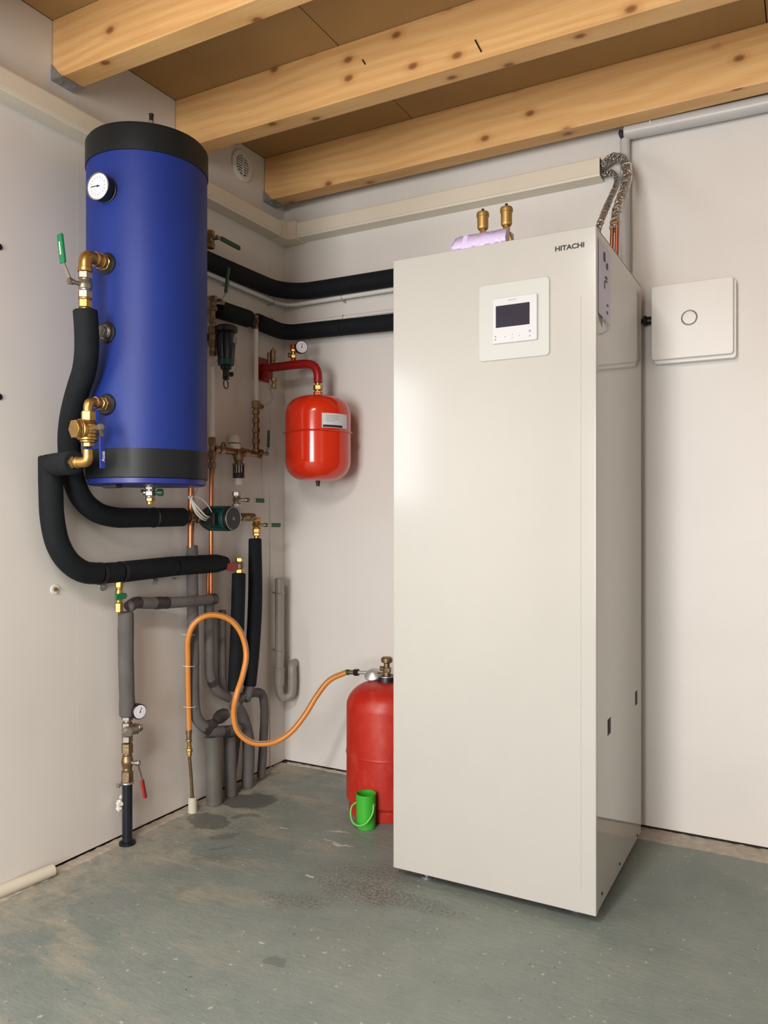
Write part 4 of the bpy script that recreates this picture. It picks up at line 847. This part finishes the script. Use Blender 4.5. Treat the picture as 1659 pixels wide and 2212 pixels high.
build('bend_collar', MB().lathe((tx+.040, by+.036, tb.z-.01), (0, 0, 1), [(0, .0195), (.022, .0195)], 24), 'pvc', wt_)
build('drain_plug', MB().lathe((tx+.014, by+.012, tb.z-.060), (0, 0, -1), [(0, .016), (.014, .017), (.016, .014)], 20), 'pvc', wt_)
for py in (1281, 1405):
    c_ = L(602, py, tx); build('pipe_clip', MB().torus((tx, by, c_.z), (0, 0, 1), .0215, .0022, 28, 6).cyl((tx, by+.0, c_.z), (.001, by, c_.z), .004, 8), 'galv' if py < 1300 else 'pvc', wt_)
# ---------------------------------------------------------------- heat pump cabinet
cx0, cx1, cy0, cy1, cz0, cz1 = .919, 1.517, -.724, -.105, .028, 1.829
hp = thing('heat_pump_cabinet', ((cx0+cx1)/2, (cy0+cy1)/2, 0), 'tall glossy cream heat pump cabinet standing against the wall', 'heat pump')
build('front_panel', MB().box((cx0, cy0, cz0), (cx1, cy0+.020, cz1), .003, 3), 'cabinet', hp, sharp=15)
build('front_trim', MB().box((cx1-.0400, cy0-.0004, cz0+.06), (cx1-.0390, cy0+.001, cz1-.18)), 'cab_side', hp, label='thin vertical crease on the front panel')
# side panel with two real hand recesses
q = MB(); ys_ = [cy0+.0225, -.590, -.548, -.205, -.166, cy1]; zs_ = [cz0+.004, .465, .510, cz1-.002]
def sidep(q):
    for i in range(5):
        for k in range(3):
            if k == 1 and i in (1, 3): continue
            q.add([(cx1-.001, ys_[i], zs_[k]), (cx1-.001, ys_[i+1], zs_[k]), (cx1-.001, ys_[i+1], zs_[k+1]), (cx1-.001, ys_[i], zs_[k+1])], [(0, 1, 2, 3)])
    q.add([(cx1-.001, ys_[0], zs_[0]), (cx1-.03, ys_[0], zs_[0]), (cx1-.03, ys_[0], zs_[3]), (cx1-.001, ys_[0], zs_[3])], [(0, 1, 2, 3)])
    q.add([(cx1-.001, ys_[5], zs_[0]), (cx1-.03, ys_[5], zs_[0]), (cx1-.03, ys_[5], zs_[3]), (cx1-.001, ys_[5], zs_[3])], [(0, 1, 2, 3)])
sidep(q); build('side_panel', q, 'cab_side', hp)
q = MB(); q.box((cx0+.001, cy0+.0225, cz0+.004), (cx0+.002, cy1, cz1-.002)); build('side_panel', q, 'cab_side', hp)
for i in (1, 3):
    y0_, y1_ = ys_[i], ys_[i+1]; x0_, x1_ = cx1-.026, cx1-.001; z0_, z1_ = zs_[1], zs_[2]
    q = MB().add([(x1_, y0_, z0_), (x1_, y1_, z0_), (x1_, y1_, z1_), (x1_, y0_, z1_), (x0_, y0_, z0_+.004), (x0_, y1_, z0_+.004), (x0_, y1_, z1_), (x0_, y0_, z1_)],
                 [(0, 1, 5, 4), (1, 2, 6, 5), (2, 3, 7, 6), (3, 0, 4, 7), (4, 5, 6, 7)])
    build('hand_recess', q, mat('recess_grey', (120, 118, 110), .5), hp)
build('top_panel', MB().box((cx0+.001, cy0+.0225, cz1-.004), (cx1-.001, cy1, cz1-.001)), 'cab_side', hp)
build('inner_body', MB().box((cx0+.003, cy0+.021, cz0+.003), (cx1-.028, cy1-.001, cz1-.006)), 'pvc', hp)
build('back_panel', MB().box((cx0+.001, cy1-.001, cz0+.004), (cx1-.001, cy1, cz1-.002)), 'galv', hp)
build('base_frame', MB().box((cx0+.04, cy0+.05, .016), (cx1-.03, cy1-.03, cz0+.003), .002, 1), 'black', hp)
for (x, y) in ((cx0+.09, cy0+.045), (cx1-.07, cy0+.07), (cx0+.07, cy1-.07), (cx1-.07, cy1-.07)):
    build('foot', MB().segs((x, y, 0), (0, 0, 1), [('c', .006, .018), ('c', .012, .008), ('h', .010, .012)]), 'galv', hp)
for (px, py) in ((1300, 1930), (1338, 1866), (1376, 1813)):
    c_ = L(px, py, cx1-.0012); c_.z = max(c_.z, cz0+.014); build('screw', MB().segs(c_, (1, 0, 0), [('c', .002, .0045), ('c', .001, .003)]), 'ink', hp)
text('lettering', 'HITACHI', 'ink', hp, (1.4075, cy0-.0004, 1.7775), (1, 0, 0), (0, 0, 1), .0180, .0004, width=.0785, bold=.0006)
# controller
def rrect(q, x0, x1, z0, z1, y0, y1, r, n=6):
    pts = []
    for (cx__, cz__, a0) in ((x1-r, z1-r, 0), (x0+r, z1-r, PI/2), (x0+r, z0+r, PI), (x1-r, z0+r, 3*PI/2)):
        for i in range(n+1): a_ = a0+PI/2*i/n; pts.append((cx__+r*math.cos(a_), cz__+r*math.sin(a_)))
    m = len(pts); xm, zm = (x0+x1)/2, (z0+z1)/2; e = .0015; vs = []
    for (yy, k) in ((y1, 1), (y0+e, 1), (y0, None)):
        for (x, z) in pts:
            if k: vs.append((x, yy, z))
            else: vs.append((x+(e if x < xm else -e), yy, z+(e if z < zm else -e)))
    fs = [(j*m+i, j*m+(i+1) % m, (j+1)*m+(i+1) % m, (j+1)*m+i) for j in range(2) for i in range(m)]+[tuple(2*m+i for i in range(m))]
    return q.add(vs, fs)
X0, X1, Z0, Z1 = 1.192, 1.394, 1.502, 1.714
co = build('control_surround', rrect(MB(), X0, X1, Z0, Z1, cy0-.0045, cy0+.0005, .012), 'panel', hp, label='pale square surround of the control unit')
ct = build('control_unit', rrect(MB(), 1.235, 1.362, 1.546, 1.671, cy0-.011, cy0-.003, .004), 'panel2', hp, label='white control unit with dark display')
build('display', rrect(MB(), 1.2445, 1.342, 1.589, 1.650, cy0-.0120, cy0-.0105, .0015), 'screen', ct)
text('lettering', 'HITACHI', 'grey_ink', ct, (1.281, cy0-.0112, 1.6595), (1, 0, 0), (0, 0, 1), .0065, .0002, width=.022)
q = MB()
for (x, z, s) in ((1.244, 1.566, .0022), (1.244, 1.557, .0022), (1.272, 1.562, .0013), (1.2925, 1.567, .0013), (1.2925, 1.558, .0013), (1.313, 1.562, .0013), (1.342, 1.571, .0028), (1.342, 1.558, .002)):
    q.box((x-s, cy0-.0114, z-s), (x+s, cy0-.0109, z+s))
build('touch_marks', q, 'grey_ink', ct)
# sticker sheet on the side
lb_ = MB().add([(cx1+.0005, -.700, 1.806), (cx1+.004, -.668, 1.800), (cx1+.010, -.604, 1.792), (cx1+.010, -.604, 1.588), (cx1+.006, -.664, 1.600), (cx1+.0005, -.700, 1.606)], [(0, 1, 4, 5), (1, 2, 3, 4)])
lb_.add([v+V((-.0005, .0, 0)) for v in lb_.v], [(5, 4, 1, 0), (4, 3, 2, 1)])
ls = build('paper_label', lb_, 'lilac_paper', hp, label='curling paper label taped to the cabinet side')
q = MB()
for (y, z, wy, hz_) in ((-.655, 1.765, .007, .012), (-.632, 1.745, .006, .008), (-.640, 1.712, .010, .003), (-.640, 1.703, .010, .002), (-.655, 1.69, .004, .010), (-.630, 1.640, .006, .003), (-.632, 1.62, .006, .004)):
    x_ = cx1+.004+(y+.668)/.064*.006+.0006; q.box((x_-.0001, y-wy, z-hz_), (x_+.0008, y+wy, z+hz_))
build('print', q, 'ink', ls)
# wrapped block and air vents on top
bx0 = B(978, 520, -.70).x; bx1 = B(1094, 520, -.70).x
wb = thing('wrapped_block', ((bx0+bx1)/2, -.67, cz1), 'lilac-wrapped block on top of the cabinet with a vent rising from it', 'packing')
q = MB(); n = 26; vs = []; fs = []
for i in range(n+1):
    s = i/n; x = bx0+(bx1-bx0)*s; e = min(1, math.sin(min(s*5, 1)*PI/2)+.25); zt = cz1+.002+(.030+.012*e)*(1 if s > .0 else .6)
    for (yy, zz) in ((-.705, cz1+.001), (-.71, cz1+.016), (-.70, zt), (-.64, zt+.002), (-.632, cz1+.001)):
        j_ = noise.noise(V((x*60, yy*60, zz*60)))*.0035; vs.append((x, yy+j_, max(cz1+.0003, zz+j_*(.6 if zz > cz1+.01 else 0))))
for i in range(n):
    for k in range(5): k2 = (k+1) % 5; fs.append((i*5+k, i*5+k2, (i+1)*5+k2, (i+1)*5+k))
fs += [(4, 3, 2, 1, 0), tuple(n*5+k for k in range(5))]; q.add(vs, fs); build('wrap', q, 'lilac', wb, sharp=70)
G5 = 'bronze air vents on the cabinet'
def airvent(px, ptop, pbot, y, label, stem):
    c0 = B(px, pbot, y); c1_ = B(px, ptop, y); h_ = c1_.z-c0.z; r_ = .0178
    t_ = thing('air_vent', (c0.x, y, cz1+.03), label, 'air vent', G5)
    build('body', MB().lathe(c0, (0, 0, 1), [(0, r_*.72), (h_*.07, r_*.86), (h_*.12, r_*.88), (h_*.64, r_*.90), (h_*.66, r_), (h_*.80, r_*1.02), (h_*.88, r_*.90), (h_*.93, r_*.35)], 32), 'bronze', t_)
    build('cap', MB().segs(c0+V((0, 0, h_*.9)), (0, 0, 1), [('c', h_*.16, .0042)]), 'black', t_)
    stem(t_, c0); return t_
def s1(t_, c): build('stem', MB().segs(V((c.x, c.y, cz1+.040)), (0, 0, 1), [('h', c.z-cz1-.040+.001, .009)]), 'bronze', t_)
def s2(t_, c):
    q = MB().tube([c+V((0, 0, .001)), c-V((0, 0, .012)), c+V((.006, 0, -.026)), c+V((.010, .006, -.040)), V((c.x+.010, c.y+.010, cz1-.001))], .0075, 14); build('stem', q, 'bronze', t_)
    build('nut', MB().segs(c-V((0, 0, .014)), (0, 0, 1), [('h', .010, .010)]), 'bronze', t_)
airvent(1043, 454, 496, -.672, 'bronze air vent rising from the lilac block, left of the pair', s1)
airvent(1094, 443, 488, -.672, 'bronze air vent on a bent stem, right of the pair', s2)
# ---------------------------------------------------------------- foil pipes at the top right
def foil(label, pts, r, cu=None, tail=True):
    P = smooth_path(pts, .008); t_ = thing('foil_pipe', P[-1], label, 'pipe', 'foil-wrapped refrigerant pipes')
    ridge = lambda s: r*(1+.07*math.sin(s*170)+.05*math.sin(s*61))
    build('foil_sleeve', MB().tube(P, ridge, 18, raw=True, wob=.12), 'foil', t_); return t_
ym_ = -.034
a0 = B(1291, 350, ym_)
f1 = foil('thicker foil-wrapped pipe leaving the duct and dropping to two copper ends', [V((XE-.04, ym_, 2.286)), V((XE+.005, ym_, 2.286)), B(1322, 341, -.04), B(1342, 343, -.07), B(1354, 362, -.12), B(1353, 392, -.18), B(1343, 425, -.26), B(1333, 455, -.32), B(1327, 495, -.375)], .0150)
ce1 = B(1327, 495, -.375)
for dx in (-.006, .008): build('copper_end', MB().cyl(ce1+V((dx, .0, .02)), V((ce1.x+dx-.003, ce1.y, cz1-.001)), .0058), 'copper', f1)
f2 = foil('thinner foil-wrapped pipe slanting down behind the cabinet\'s top corner', [V((XE-.04, ym_, 2.255)), V((XE+.005, ym_, 2.255)), B(1317, 372, -.045), B(1331, 382, -.08), B(1331, 400, -.14), B(1318, 430, -.24), B(1305, 460, -.36), B(1293, 492, -.44), B(1285, 520, -.46)], .0098)
# the light strip tail beside the thick foil pipe
run('white_lead', 'thin white lead hanging beside the thick foil pipe', [B(1362, 352, -.12), B(1364, 385, -.17), B(1352, 418, -.25), B(1342, 450, -.32), B(1338, 500, -.36), B(1336, 560, -.34)], .0026, 'white', 'cable', part='tube', n=8)
run('conduit', 'grey vertical conduit rising behind the foil pipes', [B(1350, 300, -.035), B(1350, 400, -.035), V((B(1350, 400, -.035).x, -.035, 1.2))], .0165, 'grey_pipe', 'conduit', 'grey conduits on the right', part='tube')
run('conduit', 'wide grey conduit running level under the last joist to the right edge', [B(1349, 287, -.04), B(1660, 222, -.04), B(1660, 222, -.04)+V((1.2, 0, 0))], .0255, 'grey_pipe', 'conduit', 'grey conduits on the right', part='tube', n=28)
ct_ = B(1407, 265, -.04)
build('cable_tie', MB().torus(ct_, (1, 0, 0), .0275, .002, 28, 6).box(ct_+V((-.006, -.034, .006)), ct_+V((.006, -.026, .018)), .001, 1), 'tie', label='white cable tie holding the wide grey conduit', cat='cable tie')
run('cable', 'short black cable from the joist into the vertical conduit', [B(1343, 282, -.05), B(1341, 288, -.05), B(1345, 296, -.045), B(1349, 306, -.035)], .0085, 'black', 'cable', part='sheath', n=10)
# ---------------------------------------------------------------- junction box on the right wall
jb = thing('junction_box', (1.66, -.03, 1.56), 'square white junction box with a ring mark, right of the cabinet', 'junction box')
jx0, jx1 = B(1407, 700, -.050).x, B(1584, 700, -.050).x; jz1, jz0 = B(1407, 620, -.050).z, B(1407, 779, -.050).z
q = MB(); rrect(q, jx0, jx1, jz0, jz1, -.052, -.030, .010); build('lid', q, 'white', jb)
q = MB(); rrect(q, jx0+.006, jx1+.007, jz0-.011, jz1-.003, -.034, -.0005, .010); build('back_box', q, 'white', jb)
jc = B(1489, 686, -.053)
build('knockout_ring', MB().torus((jc.x, -.052, jc.z), (0, 1, 0), .0235, .0022, 36, 8), 'galv', jb)
build('centre_disc', MB().lathe((jc.x, -.0518, jc.z), (0, -1, 0), [(0, .0215), (.003, .0205), (.0035, .01)], 32), 'white', jb)
build('cable_gland', MB().segs((jx0-.03, -.026, B(1393, 694, -.026).z), (1, 0, 0), [('h', .012, .018), ('c', .024, .014)]), 'black', jb)
build('cable', MB().tube([(jx0-.03, -.026, B(1393, 694, -.026).z), (jx0-.078, -.026, B(1393, 694, -.026).z+.0)], .008, 10), 'black', jb)
